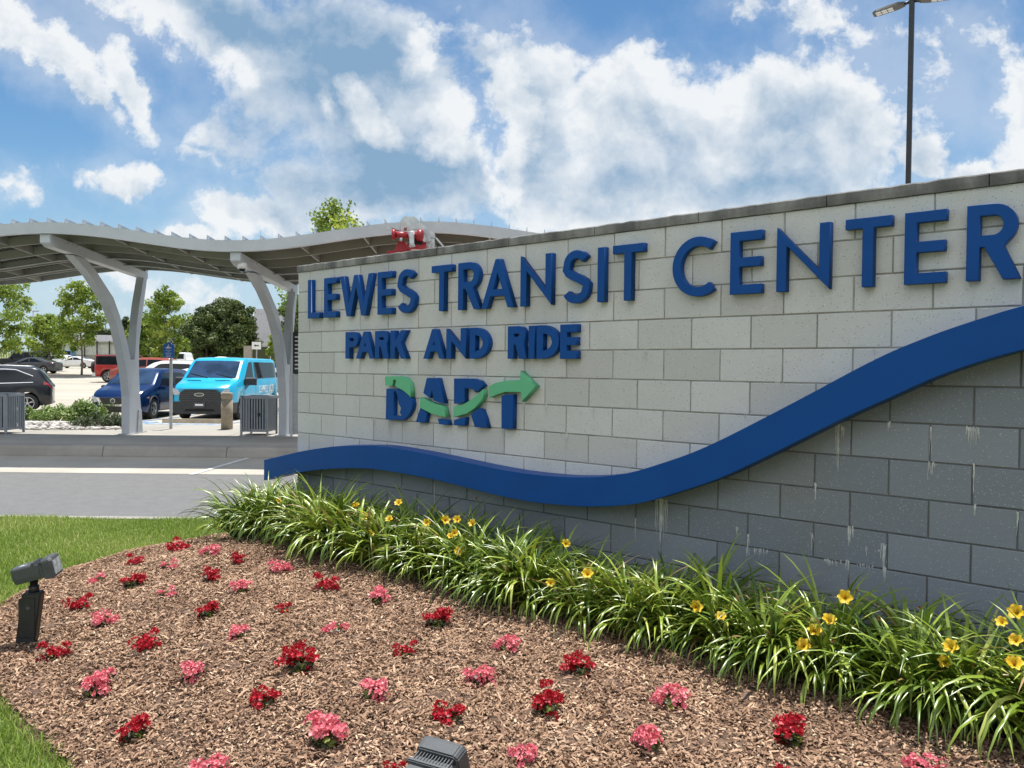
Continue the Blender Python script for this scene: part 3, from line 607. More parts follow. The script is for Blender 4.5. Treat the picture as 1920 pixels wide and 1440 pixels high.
def glyph(ch, w, h, t):
    """outline loops of one sans-serif capital, w by h, stroke t"""
    th = t*.95
    if ch == 'L': return [[(0, 0), (w, 0), (w, th), (t, th), (t, h), (0, h)]]
    if ch == 'I': return [[(0, 0), (w, 0), (w, h), (0, h)]]
    if ch == 'T': c = w/2; return [[(c-t/2, 0), (c+t/2, 0), (c+t/2, h-th), (w, h-th), (w, h), (0, h), (0, h-th), (c-t/2, h-th)]]
    if ch == 'E': m = h*.51; return [[(0, 0), (w, 0), (w, th), (t, th), (t, m-th/2), (w*.97, m-th/2), (w*.97, m+th/2), (t, m+th/2), (t, h-th), (w, h-th), (w, h), (0, h)]]
    if ch == 'N':
        h1 = h-1.55*t*h/(w*1.0); h1 = max(h1, h*.52)
        return [[(0, 0), (t, 0), (t, h1), (w, 0), (w, h), (w-t, h), (w-t, h-h1), (0, h)]]
    if ch == 'W':
        q = t*1.06; B_ = w*.275; m = w*.5; c = w*.725
        n1 = isec((q, h), (B_+q/2, 0), (B_-q/2, 0), (m-q/2, h)); n2 = isec((B_+q/2, 0), (m+q/2, h), (m-q/2, h), (c-q/2, 0)); n3 = isec((m+q/2, h), (c+q/2, 0), (c-q/2, 0), (w-q, h))
        return [[(0, h), (B_-q/2, 0), (B_+q/2, 0), n2, (c-q/2, 0), (c+q/2, 0), (w, h), (w-q, h), n3, (m+q/2, h), (m-q/2, h), n1, (q, h)]]
    if ch == 'A':
        q = t*1.07; ap = t*.75; c = w/2; ybar = h*.24; yb2 = ybar+th*.95
        li = lambda y: q+(c-q+(ap/2-q)*0-0)*0
        # inner edges
        L0, L1 = (q, 0), (c-ap/2+q, h); R0, R1 = (w-q, 0), (c+ap/2-q, h)
        apx = isec(L0, L1, R0, R1)
        at_ = lambda a, c_, y: (a[0]+(c_[0]-a[0])*(y-a[1])/(c_[1]-a[1]), y)
        return [[(0, 0), (q, 0), at_(L0, L1, ybar), at_(R0, R1, ybar), (w-q, 0), (w, 0), (c+ap/2, h), (c-ap/2, h)], [at_(L0, L1, yb2), apx, at_(R0, R1, yb2)]]
    if ch in 'PR':
        bh = h*(.56 if ch == 'R' else .58); r_ = bh/2; bw = w*(.93 if ch == 'R' else 1); y0 = h-bh
        outer = arc(bw-r_, h-r_, r_, r_, 90, -90)
        inner = arc(bw-r_, h-r_, r_-t, r_-th, 90, -90)
        hole = [(t, h-th)]+inner+[(t, y0+th)]
        if ch == 'P': out = [(0, 0), (t, 0), (t, y0)]+outer[::-1]+[(0, h)]
        else:
            lx = w-t*1.25
            out = [(0, 0), (t, 0), (t, y0-.001), (t+(bw-r_-t)*.35, y0-.001), (lx, 0), (w, 0), (t+(bw-r_-t)*.35+(w-lx)+.1*t+.02*w, y0+.0)]+[p for p in outer[::-1] if p[0] > t+(bw-r_-t)*.35+(w-lx)+.1*t+.025*w or p[1] > h*.8]+[(0, h)]
        return [out, hole]
    if ch == 'D':
        r_ = min(w*.88, h*.62); return [[(0, 0)]+arc(w-r_, h/2, r_, h/2, -90, 90, 20)+[(0, h)], [(t, th)]+arc(w-r_, h/2, r_-t, h/2-th, -90, 90, 20)+[(t, h-th)]]
    if ch == 'K':
        q = t*1.25; y1 = h*.43
        k1 = (t, h*.40); k2 = (t, h*.40+q*1.15)
        j1 = (t+(w-t)*.28, h*.56)
        return [[(0, 0), (t, 0), (t, h*.36), (t*1.28, h*.45), (w-q, 0), (w, 0), (t*1.28+q*.82, h*.56), (w*.98, h), (w*.98-q*.98, h), (t, h*.60), (t, h), (0, h)]]
    if ch == 'S':
        p = arc(w*.52, h-.27*h, w*.42-t*.28, .27*h-t/2, 28, 180, 14)
        p2 = arc(w*.5, .28*h, w*.5-t/2, .28*h-t/2, 0, -155, 16)
        mid = [(w*.13, h*.64), (w*.22, h*.575), (w*.40, h*.515), (w*.62, h*.46), (w*.80, h*.40), (w*.92-t*.1, h*.34)]
        return [offset_path(p+mid+p2, t)]
    if ch == 'C': return [offset_path(arc(w*.60, h/2, w*.60-t/2, h/2-t/2, 52, 308, 34), t)]
def plate(name, loops, depth, m, parent, y0=-.002, bevel=.0025):
    """loops in (u, z) become a raised solid whose back touches the wall face"""
    cu = bpy.data.curves.new(name, 'CURVE'); cu.dimensions = '2D'; cu.fill_mode = 'BOTH'; cu.extrude = depth/2-bevel; cu.bevel_depth = bevel; cu.bevel_resolution = 1; cu.offset = -bevel
    for lp in loops:
        s = cu.splines.new('POLY'); s.points.add(len(lp)-1); s.use_cyclic_u = True
        for q, (x, y) in zip(s.points, lp): q.co = (x, y, 0, 1)
    o = bpy.data.objects.new(name, cu); C.collection.objects.link(o)
    me = bpy.data.meshes.new_from_object(o.evaluated_get(bpy.context.evaluated_depsgraph_get()))
    bpy.data.objects.remove(o); bpy.data.curves.remove(cu); me.name = name
    for v in me.vertices: x, y, z = v.co; v.co = (x, y0-depth/2-z, y)
    me.materials.clear(); me.materials.append(m)
    bm = bmesh.new(); bm.from_mesh(me); bmesh.ops.recalc_face_normals(bm, faces=bm.faces); bm.to_mesh(me); bm.free()
    return link(bpy.data.objects.new(name, me), parent)
ROW1 = [('L', 0.243, 0.439), ('E', 0.514, 0.712), ('W', 0.771, 1.264), ('E', 1.331, 1.533), ('S', 1.602, 1.838), ('T', 2.047, 2.292), ('R', 2.366, 2.621), ('A', 2.63, 2.975), ('N', 3.041, 3.345), ('S', 3.444, 3.684), ('I', 3.757, 3.817), ('T', 3.884, 4.133), ('C', 4.353, 4.66), ('E', 4.758, 4.962), ('N', 5.055, 5.367), ('T', 5.451, 5.696), ('E', 5.761, 5.963), ('R', 6.056, 6.295)]
ROW2 = [('P', 0.86, 1.05), ('A', 1.021, 1.291), ('R', 1.299, 1.499), ('K', 1.516, 1.738), ('A', 1.95, 2.214), ('N', 2.232, 2.462), ('D', 2.504, 2.716), ('R', 2.917, 3.11), ('I', 3.128, 3.188), ('D', 3.207, 3.419), ('E', 3.43, 3.585)]
for row, z0, h, t in ((ROW1, 2.213, .381, .060), (ROW2, 1.815, .250, .062)):
    for ch, a, e in row:
        plate('letter', [[(a+x, z0+y) for x, y in lp] for lp in glyph(ch, e-a, h, t)], .05, M['blue'], wall)
LOGO = [
('g', [[(1.452, 1.657), (1.661, 1.662), (1.722, 1.65), (1.771, 1.614), (1.794, 1.557), (1.8, 1.481), (1.767, 1.502), (1.706, 1.533), (1.651, 1.553), (1.588, 1.574), (1.605, 1.622), (1.584, 1.634), (1.56, 1.621), (1.554, 1.577), (1.453, 1.575)]]),
('b', [[(1.463, 1.547), (1.589, 1.55), (1.673, 1.536), (1.751, 1.505), (1.806, 1.464), (1.817, 1.428), (1.805, 1.377), (1.758, 1.317), (1.693, 1.277), (1.456, 1.27)],
       [(1.566, 1.526), (1.595, 1.526), (1.612, 1.486), (1.632, 1.421), (1.664, 1.382), (1.648, 1.341), (1.672, 1.315), (1.562, 1.31)]]),
('b', [[(1.996, 1.652), (2.135, 1.654), (2.218, 1.443), (2.147, 1.451), (2.086, 1.463), (2.061, 1.55), (2.039, 1.482), (1.952, 1.522)]]),
('g', [[(1.924, 1.485), (1.998, 1.463), (2.102, 1.435), (2.208, 1.422), (2.242, 1.332), (2.164, 1.336), (2.061, 1.352), (1.978, 1.377), (1.914, 1.399)]]),
('b', [[(1.914, 1.392), (2.004, 1.354), (1.979, 1.271), (1.859, 1.268)]]),
('b', [[(2.134, 1.312), (2.195, 1.309), (2.25, 1.308), (2.267, 1.267), (2.155, 1.266)]]),
('b', [[(2.326, 1.653), (2.546, 1.656), (2.62, 1.64), (2.665, 1.601), (2.571, 1.545), (2.547, 1.571), (2.452, 1.576), (2.454, 1.464), (2.406, 1.452), (2.328, 1.444)]]),
('g', [[(2.33, 1.422), (2.435, 1.44), (2.548, 1.494), (2.667, 1.573), (2.668, 1.525), (2.654, 1.491), (2.577, 1.422), (2.483, 1.371), (2.331, 1.336)]]),
('b', [[(2.33, 1.312), (2.388, 1.325), (2.46, 1.341), (2.456, 1.274), (2.33, 1.267)]]),
('b', [[(2.523, 1.369), (2.614, 1.42), (2.642, 1.411), (2.679, 1.347), (2.708, 1.269), (2.569, 1.267)]]),
('g', [[(2.726, 1.599), (2.801, 1.627), (2.898, 1.645), (3.052, 1.654), (3.055, 1.724), (3.205, 1.61), (3.071, 1.488), (3.06, 1.562), (2.899, 1.558), (2.803, 1.532), (2.732, 1.507)]]),
('b', [[(2.856, 1.527), (2.925, 1.539), (2.977, 1.541), (2.976, 1.275), (2.859, 1.272)]])]
for k, lp in LOGO:
    plate('logo_ribbon' if k == 'g' else 'logo_letter_piece', lp, .055 if k == 'g' else .048, M['green' if k == 'g' else 'blue'], wall, bevel=.002)

# ================================================================== bus canopy
CXL, CXR, PITCHX = -8.50, -8.33, 3.42          # left and right faces of the steel columns, spacing
def wave(x): return .165*math.cos(2*math.pi*(x-CXL-.08)/(2*PITCHX))+.012*(x+8.4)
ZF, ZB = 4.10, 3.86                              # height of the roof line at the front and back edges
YF, YB = 14.42, 18.15
X0c, X1c = -12.6, 3.9
def roof_z(x, y): return wave(x)+ZF+(ZB-ZF)*(y-YF)/(YB-YF)
cano = empty('bus_canopy', (-8.4, 16.5, .2), 0, 'long wavy white steel canopy on forked columns over the bus platform', 'canopy')
OFF = Matrix.Translation((8.4, -16.5, -.2))
def cpart(b, name, m, **k):
    o = b.build(name, m, cano, **k); o.data.transform(OFF); return o
xs = np.linspace(X0c, X1c, 133)
b = MB(); rows = []
for i, x in enumerate(np.linspace(X0c, X1c, 661)):     # corrugated deck
    r = -.008 if (i//2) % 2 else -.03
    rows.append([(x, YF-.05, roof_z(x, YF)+r), (x, YB+.02, roof_z(x, YB)+r)])
b.loft(rows, sm=False)
cpart(b, 'roof_deck', M['deck'], fix=False)
b = MB(); x = X0c+.12
while x < X1c:                                       # standing seams
    b.bar((x, YF-.075, roof_z(x, YF)+.034), (x, YB, roof_z(x, YB)+.034), .014, .078); x += .318
cpart(b, 'standing_seams', M['steelp'])
def rail(y, h, w, z_off, flange):
    b = MB(); rows = []
    for x in xs:
        z = roof_z(x, y)+z_off
        if flange: pr = [(-.01, 0), (.075, 0), (.075, -.014), (.008, -.018), (.008, -h+.018), (.075, -h+.014), (.075, -h), (-.01, -h)]
        else: pr = [(-w/2, 0), (w/2, 0), (w/2, -h), (-w/2, -h)]
        rows.append([(x, y+a, z+c) for a, c in pr])
    b.loft(rows, closed=True, sm=False, caps=True); return b
cpart(rail(YF-.06, .20, .03, -.006, True), 'fascia', M['steelp'])
for y in (15.15, 15.95, 16.75, 17.5): cpart(rail(y, .17, .045, -.03, False), 'purlin', M['steelo'])
for y in (16.4, 17.15):
    b = MB(); b.tube([(x, y, roof_z(x, y)-.24) for x in xs], .02, 6); cpart(b, 'conduit', M['galv'])
b = MB(); b.tube([(x, YB+.05, roof_z(x, YB)-.08) for x in xs], .032, 8); b.loft([[(x, YB, roof_z(x, YB)-.03), (x, YB, roof_z(x, YB)-.16), (x, YB+.03, roof_z(x, YB)-.16), (x, YB+.03, roof_z(x, YB)-.03)] for x in xs], closed=True, sm=False, caps=True)
cpart(b, 'rear_gutter', M['galv'])
x = CXL+.085-PITCHX
k = 0
while x < X1c-.3:
    if k % 3:
        b = MB(); b.bar((x, YF+.05, roof_z(x, YF)-.10), (x, YB, roof_z(x, YB)-.10), .035, .15); cpart(b, 'roof_rib', M['steelo'])
    x += PITCHX/3; k += 1
def prof(lst, X): return [(lambda p: (p.y, p.z))(atx(px, py, X)) for px, py in lst]
FL = prof([(121, 478), (155, 517.5), (187.5, 567.5), (205, 611), (215, 655), (223, 700), (227.5, 742), (228, 814)], CXL)
IN = prof([(160, 484), (181, 509), (212.5, 557.5), (225, 592), (237.5, 636), (245, 674)], CXR)
RI = prof([(257.4, 509), (247, 570), (242, 610), (240, 650)], CXL)
RO = prof([(278.5, 502), (271, 560), (266.5, 595), (261, 645), (260.5, 690), (262.5, 740), (268, 812)], CXR)
PROFILE = FL+[(RO[-1][0], .2)]+[p for p in RO[::-1]]+RI+[(RI[-1][0]-.05, IN[-1][1])]+IN[::-1]
PROFILE[7] = (FL[-1][0], .2)
def column(dx, dz):
    c = MB(); pts = [(CXL+dx, y, z+(dz*max(0, (z-1.2)/2.5))) for y, z in PROFILE]; c.extrude(pts, (CXR-CXL, 0, 0))
    o = cpart(c, 'forked_column', M['steelp'], bevel=.012)
    e = MB(); y1 = RO[-1][0]
    e.extrude([(CXR+dx+.002, y1-.30, .203), (CXR+dx+.002, y1-.05, .203), (CXR+dx+.002, y1-.11, .72), (CXR+dx+.002, y1-.24, .72)], (.02, 0, 0)); e.box((CXL+dx-.06, FL[-1][0]-.05, .2), (CXR+dx+.06, y1+.06, .216))
    ec = e.build('base_cover', M['galv'], o); ec.data.transform(OFF)
    bm_ = MB(); zf = roof_z(CXL+dx+.08, YF)-.235; zb = roof_z(CXL+dx+.08, YB-.1)-.235
    x0, x1 = CXL+dx-.01, CXR+dx+.01
    bm_.extrude([(x0, YF-.03, zf+.03), (x0, YF-.03, zf-.13), (x0, YF+.12, zf-.19), (x0, YB+.1, zb-.12), (x0, YB+.1, zb+.03)], (x1-x0, 0, 0))
    for j in range(3): bm_.tube([(x1-.01, YF+.55+.16*j, zf-.06), (x1+.012, YF+.55+.16*j, zf-.06)], .022, 8)
    cpart(bm_, 'cross_beam', M['steelp'], bevel=.008)
for k in range(-1, 4): column(k*PITCHX, wave(CXL+.08+k*PITCHX)-wave(CXL+.08))
cam = empty('security_camera', (CXL+PITCHX+.16, YF+.12, roof_z(CXL+PITCHX, YF)-.44), 0, 'white dome camera under the front end of the middle canopy beam', 'camera')
b = MB(); b.tube([(0, 0, .06), (0, 0, 0), (0, 0, -.05)], [.085, .09, .085], 14); b.build('housing', M['white'], cam)
b = MB(); b.tube([(0, 0, -.05), (0, 0, -.08), (0, 0, -.105)], [.06, .052, .02], 14); b.build('dome', M['glass'], cam)

# ================================================================== bins, bollard, signs on the platform
def slat_bin(loc, rz, label):
    t = empty('litter_bin', loc, rz, label, 'bin', 'slatted litter bins on the platform')
    S, H = .29, .86
    b = MB()
    for s1 in range(4):
        M4 = Matrix.Rotation(s1*math.pi/2, 4, 'Z')
        for j in range(9): b.box((-S+.045+j*.0604-.012, -S, .10), (-S+.045+j*.0604+.022, -S+.012, H-.03), 0, .5, M4)
    b.build('slats', M['bin'], t)
    b = MB()
    for s1 in range(4):
        M4 = Matrix.Rotation(s1*math.pi/2, 4, 'Z')
        b.box((-S-.012, -S-.018, H-.055), (S+.018, -S+.06, H+.010), 0, .5, M4)
    b.build('top_frame', M['bin'], t)
    b = MB()
    for s1 in range(4): b.box((-S+.02, -S+.0125, .08), (S-.02, -S+.030, .12), 0, .5, Matrix.Rotation(s1*math.pi/2, 4, 'Z'))
    b.build('bottom_rail', M['bin'], t)
    for sx in (-1, 1):
        for sy in (-1, 1):
            b = MB(); b.box((sx*S-.02, sy*S-.02, 0), (sx*S+.02, sy*S+.02, H-.013)); b.build('leg', M['bin'], t)
    b = MB(); b.tube([(0, 0, .14), (0, 0, .8)], .235, 20); b.build('liner', M['void'], t)
    b = MB(); b.box((.08, -S-.03, .42), (.13, -S-.0005, .50)); b.build('latch', M['black'], t)
p = lot(503, 817); slat_bin((p.x-.29, p.y+.29, .2), R(-3), 'grey steel slatted litter bin between the concrete bollard and a forked column')
p = lot(13, 814); slat_bin((p.x-.29, p.y+.29, .2), R(-3), 'grey steel slatted litter bin cut by the left edge in front of the charcoal SUV')
p = lot(425.5, 804.6)
bol = empty('bollard', p, 0, 'round exposed aggregate concrete bollard in front of the turquoise van', 'bollard')
b = MB(); b.tube([(0, 0, 0), (0, 0, .70), (0, 0, .705), (0, 0, .735), (0, 0, .74), (0, 0, .86), (0, 0, .875)], [.135, .135, .118, .118, .135, .135, .12], 28); b.build('post', M['agg'], bol)
p = lot(320.5, 804)
sg = empty('parking_sign', p, 0, 'blue reserved parking sign on a galvanised post between the blue SUV and the turquoise van', 'sign')
yS = p.y
def sgl(x, y): q = at(x, y, yS); return q.x-p.x, q.z-p.z
b = MB(); x1, zt = sgl(320.5, 645); b.box((-.03, -.02, 0), (.03, .02, zt)); b.build('post', M['galv'], sg)
xl, z1 = sgl(307, 642.5); xr, z0 = sgl(327.5, 671); cxs = (xl+xr)/2; hw = (xr-xl)/2
b = MB(); pts = [(cxs-hw, z0), (cxs+hw, z0), (cxs+hw, z1-.05), (cxs+hw*.5, z1-.035), (cxs+hw*.3, z1+.01), (cxs-hw*.3, z1+.01), (cxs-hw*.5, z1-.035), (cxs-hw, z1-.05)]
b.extrude([(x, -.034, z) for x, z in pts], (0, .012, 0)); pan = b.build('panel', M['signb'], sg)
b = MB(); hh = z1-z0
for f, w_ in ((.50, .55), (.40, .18), (.31, .6), (.24, .5), (.14, .40), (.08, .55)): b.box((cxs-hw*w_, -.037, z0+hh*f-.004), (cxs+hw*w_, -.0345, z0+hh*f+.003))
b.tube([(cxs-.03, -.036, z0+hh*.70), (cxs+.02, -.036, z0+hh*.78), (cxs+.0, -.036, z0+hh*.86)], .016, 6); b.tube([(cxs-.06, -.036, z0+hh*.66), (cxs+.07, -.036, z0+hh*.66)], .014, 6)
b.build('lettering', M['mark'], pan, fix=False)
# timetable panel half hidden by the end of the wall
tp = empty('timetable_panel', (-5.05, 17.3, .2), 0, 'tall dark timetable panel beside the end of the sign wall', 'information panel')
q0 = at(543, 622, 17.3); q1 = at(575, 690, 17.3)
b = MB(); b.box((-4.815+5.05, -.03, .05), (-4.3+5.05, .03, 1.35)); b.build('map_panel', M['galv'], tp)
b = MB(); b.box((-4.80+5.05, -.035, 1.36), (-4.3+5.05, .035, 2.26)); hp = b.build('header_panel', M['black'], tp)
b = MB()
for j in range(9): b.box((-4.70+5.05, -.039, 1.46+j*.085), (-4.70+5.05+.12+.05*(j % 3), -.0355, 1.49+j*.085))
b.build('lettering', M['mark'], hp)
b = MB()
for x in (-4.79, -4.34): b.box((x+5.05, -.05, 0), (x+5.05+.05, .0-.031, 3.2 if x < -4.7 else 2.3))
b.build('posts', M['steelp'], tp)
# wheel stops
for x0, lab in ((362, 'long concrete wheel stop in front of the turquoise van'), (205, 'concrete wheel stop under the nose of the blue SUV')):
    p = lot(x0, 793); b = MB()
    b.extrude([(0, -.09, 0), (0, .09, 0), (0, .06, .13), (0, -.06, .13)], (1.9, 0, 0))
    o = b.build('wheel_stop', M['agg']); o.location = (p.x-.95, p.y, zg(p.y)); props(o, lab, 'wheel stop', 'wheel stops in the front parking row')

# ================================================================== vehicles
def smooth1(x, v, s):
    d = x[1]-x[0]; k = max(1, int(s/d)); w = np.hanning(2*k+3); w /= w.sum()
    return np.convolve(np.pad(v, k+1, mode='edge'), w, 'valid')
class Car:
    def __init__(s, L, Wd, top, belt, wheels, wr, zb, name, label, cat, paint, loc, yaw, plan=.16, tumble=.28, cf=.12, cr=.06, smooth=.16, clad=None, group=None):
        s.L, s.W, s.zb, s.wr, s.wheels = L, Wd, zb, wr, wheels
        s.x = np.arange(-L/2, L/2+.001, .05); s.x = np.linspace(-L/2, L/2, len(s.x))
        t = np.array(top); s.top = smooth1(s.x, np.interp(s.x, t[:, 0], t[:, 1]), smooth)
        bt = np.array(belt); s.belt = np.interp(s.x, bt[:, 0], bt[:, 1])
        s.plan, s.tumble, s.cf, s.cr = plan, tumble, cf, cr
        s.clad = clad; s.root = empty(name, loc, yaw, label, cat, group); s.paint = paint
    def shift(s, x, y):
        hw = s.W/2; a = max(0, min(1, (x-(s.L/2-1.0))/1.0)); c = max(0, min(1, (-x-(s.L/2-.9))/.9))
        f = (abs(y)/hw)**2.2
        return x-s.cf*f*a*a+s.cr*f*c*c
    def half(s, x):
        e = max(0, (abs(x)-(s.L/2-.75))/.75); return s.W/2*(1-s.plan*e**2.2)
    def sec(s, x, sc=1.0):
        tp = float(np.interp(x, s.x, s.top)); bl = float(np.interp(x, s.x, s.belt)); w = s.half(x)
        zb = s.zb
        e = max(0, (abs(x)-(s.L/2-.45))/.45); zb += .07*e*e
        za = zb
        for wx in s.wheels:
            r = s.wr*1.16; d = abs(x-wx)
            if d < r: za = max(za, s.wr+math.sqrt(r*r-d*d))
        green = max(0, tp-bl)
        bl2 = min(bl, tp-.05); bl2 = max(bl2, za+.04)
        tp2 = max(tp, bl2+.045)
        gw = .955*w-s.tumble*max(0, tp2-bl2-.05)
        zm = max(za+.02, zb+(bl2-zb)*.5 if s.clad is None else s.clad)
        P = [(0, za), (.80*w, za), (.965*w, za+.012), (.995*w, zm), (.99*w, max(zm+.01, bl2-.10)), (.955*w, bl2), (gw+.01, tp2-.045), (gw-.05, tp2-.006), (gw*.55, tp2+.012*min(1, green*2)), (0, tp2+.018*min(1, green*2))]
        if sc != 1:
            zc_ = (zb+tp2)/2; P = [(y*sc, zc_+(z-zc_)*sc) for y, z in P]
        return P
    def surf(s, x, k, side):
        P = s.sec(x); i = int(min(math.floor(k), len(P)-2)); f = k-i
        y = P[i][0]*(1-f)+P[i+1][0]*f; z = P[i][1]*(1-f)+P[i+1][1]*f
        return Vector((s.shift(x, y), y*side, z))
    def body(s):
        b = MB(); rows = []
        L = s.L/2
        st_ = [(-L, .86), (-L+.006, .94), (-L+.03, .985)]+[(x, 1) for x in s.x[1:-1]]+[(L-.03, .985), (L-.006, .94), (L, .86)]
        for x, sc in st_:
            P = s.sec(x, sc); ring = [(y, z) for y, z in P]+[(-y, z) for y, z in P[-2:0:-1]]
            rows.append([(s.shift(x, y), y, z) for y, z in ring])
        b.loft(rows, closed=True, caps=True)
        if s.clad is not None:      # unpainted lower cladding
            for i, f in enumerate(b.f):
                zz = [b.v[j][2] for j in f]
                if max(zz) < s.clad+.03: b.mi[i] = 1
        s.bodyo = b.build('body', [s.paint, M['black']], s.root)
        u = MB(); u.box((-L+.35, -s.W*.36, s.zb+.01), (L-.35, s.W*.36, s.zb+.42)); u.build('underbody', M['void'], s.root)
        return s
    def patch(s, name, xs_, ks, side, m, off=.006, parent=None, nx=14, nk=5, trim=None):
        """panel lying on the skin between stations xs_ and section params ks; trim(f) -> (klo, khi)"""
        b = MB(); rows = []
        for i in range(nx+1):
            f = i/nx; x = xs_[0]+(xs_[1]-xs_[0])*f; lo, hi = ks if trim is None else trim(f)
            r = []
            for j in range(nk+1):
                k = lo+(hi-lo)*j/nk; p = s.surf(x, k, side)
                dx = s.surf(min(x+.02, s.L/2), k, side)-s.surf(max(x-.02, -s.L/2), k, side); dk = s.surf(x, min(k+.05, 8.99), side)-s.surf(x, max(k-.05, 0), side)
                nn = dx.cross(dk); nn = nn.normalized() if nn.length > 1e-9 else Vector((0, 0, 1))
                if nn.dot(Vector((0, p.y, p.z-.7))) < 0: nn = -nn
                r.append(p+nn*off)
            rows.append(r)
        b.loft(rows); return b.build(name, m, parent or s.root, fix=False)
    def shield(s, name, x0, x1, m, off=.007, frac=.9, nx=8, ny=12):
        """windscreen or back window: spans the raked part of the top between x0 and x1"""
        b = MB(); rows = []
        for i in range(nx+1):
            x = x0+(x1-x0)*i/nx; P = s.sec(x); hwid = P[7][0]*frac; tz = P[9][1]; r = []
            sl = (s.sec(x+.03)[9][1]-s.sec(x-.03)[9][1])/.06; nn = Vector((-sl, 0, 1)).normalized()
            for j in range(ny+1):
                y = -hwid+2*hwid*j/ny; a = abs(y)
                z = np.interp(a, [0, P[8][0], P[7][0]], [P[9][1], P[8][1], P[7][1]])
                r.append(Vector((s.shift(x, y), y, z))+nn*off)
            rows.append(r)
        b.loft(rows); return b.build(name, m, s.root, fix=False)
    def nose(s, name, loop, m, off=.012, thick=.02, rear=False, parent=None):
        """flat-outline piece (loop of (y, z)) wrapped on the nose or tail"""
        sg_ = -1 if rear else 1; bm = bmesh.new(); hw = s.W/2
        f = bm.faces.new([bm.verts.new((0, y, z)) for y, z in loop])
        bm.normal_update(); ex = bmesh.ops.extrude_face_region(bm, geom=[f])
        for q in ex['geom']:
            if isinstance(q, bmesh.types.BMVert): q.co.x = .5
        x_ = [v.co.x for v in bm.verts]; x_mid = (min(x_)+max(x_))/2
        ys = [y for y, z in loop]
        for yc in np.arange(math.ceil(min(ys)/.09)*.09, max(ys), .09): bmesh.ops.bisect_plane(bm, geom=bm.verts[:]+bm.edges[:]+bm.faces[:], plane_co=(0, yc, 0), plane_no=(0, 1, 0))
        for v in bm.verts:
            fr = v.co.x > x_mid
            v.co.x = sg_*(s.L/2+.03+off-(0 if fr else thick))-sg_*(s.cr if rear else s.cf)*(abs(v.co.y)/hw)**2.2
        bmesh.ops.recalc_face_normals(bm, faces=bm.faces)
        me = bpy.data.meshes.new(name); bm.to_mesh(me); bm.free(); me.materials.append(m)
        return link(bpy.data.objects.new(name, me), parent or s.root)
    def wheel(s, wx, side, spokes=5, rimf=.66, rim=None):
        r = s.wr; yo = s.W/2*.985-.005; b = MB()
        prof_ = [(r*rimf, -.0), (r*.93, .0), (r, -.03), (r, -.19), (r*.9, -.215), (r*rimf*.9, -.2)]
        rows = [[(wx+q*math.cos(a), side*(yo+y), r+q*math.sin(a)) for q, y in prof_] for a in np.linspace(0, 2*math.pi, 28, endpoint=False)]
        rows.append(rows[0]); b.loft(rows); ty = b.build('wheel', M['rubber'], s.root)
        b = MB(); n_ = 32
        b.poly([(wx+r*rimf*math.cos(a), side*(yo-.05), r+r*rimf*math.sin(a)) for a in np.linspace(0, 2*math.pi, n_, endpoint=False)], 1)
        ring = [[(wx+q*math.cos(a), side*(yo+y), r+q*math.sin(a)) for q, y in ((r*rimf, -.052), (r*rimf, -.004), (r*rimf*.90, -.006), (r*rimf*.86, -.04))] for a in np.linspace(0, 2*math.pi, n_, endpoint=False)]
        ring.append(ring[0]); b.loft(ring)
        for j in range(spokes):
            a = 2*math.pi*j/spokes+.3; c = Vector((wx, side*(yo-.016), r)); d = Vector((math.cos(a), 0, math.sin(a)))
            for da in (-.13, .13):
                d2 = Vector((math.cos(a+da), 0, math.sin(a+da)))
                b.bar(c+d*r*.08, c+d2*r*rimf*.9, .02, r*.10, up=(0, 1, 0))
        b.tube([(wx, side*(yo-.03), r), (wx, side*(yo-.002), r)], r*.13, 12)
        b.build('rim', [rim or M['alloy'], M['void']], ty, fix=True)
    def wheels4(s, **k):
        for wx in s.wheels:
            for sd_ in (-1, 1): s.wheel(wx, sd_, **k)
    def mirrors(s, x, z, m, sc=1.0):
        for sd_ in (-1, 1):
            b = MB(); y = s.half(x)*.95
            rows = [[(x-.05*sc+dx, sd_*(y+dy), z+dz*sc) for dx, dz in ((-.04, -.06), (.06, -.05), (.07, .05), (-.04, .07))] for dy in (0.0, .05, .17*sc, .2*sc)]
            rows[0] = [(x-.02, sd_*(y-.04), z+d) for d in (-.04, -.04, 0, 0)]
            b.loft(rows, closed=True, caps=True, sm=False); b.build('mirror', m, s.root, bevel=.008)

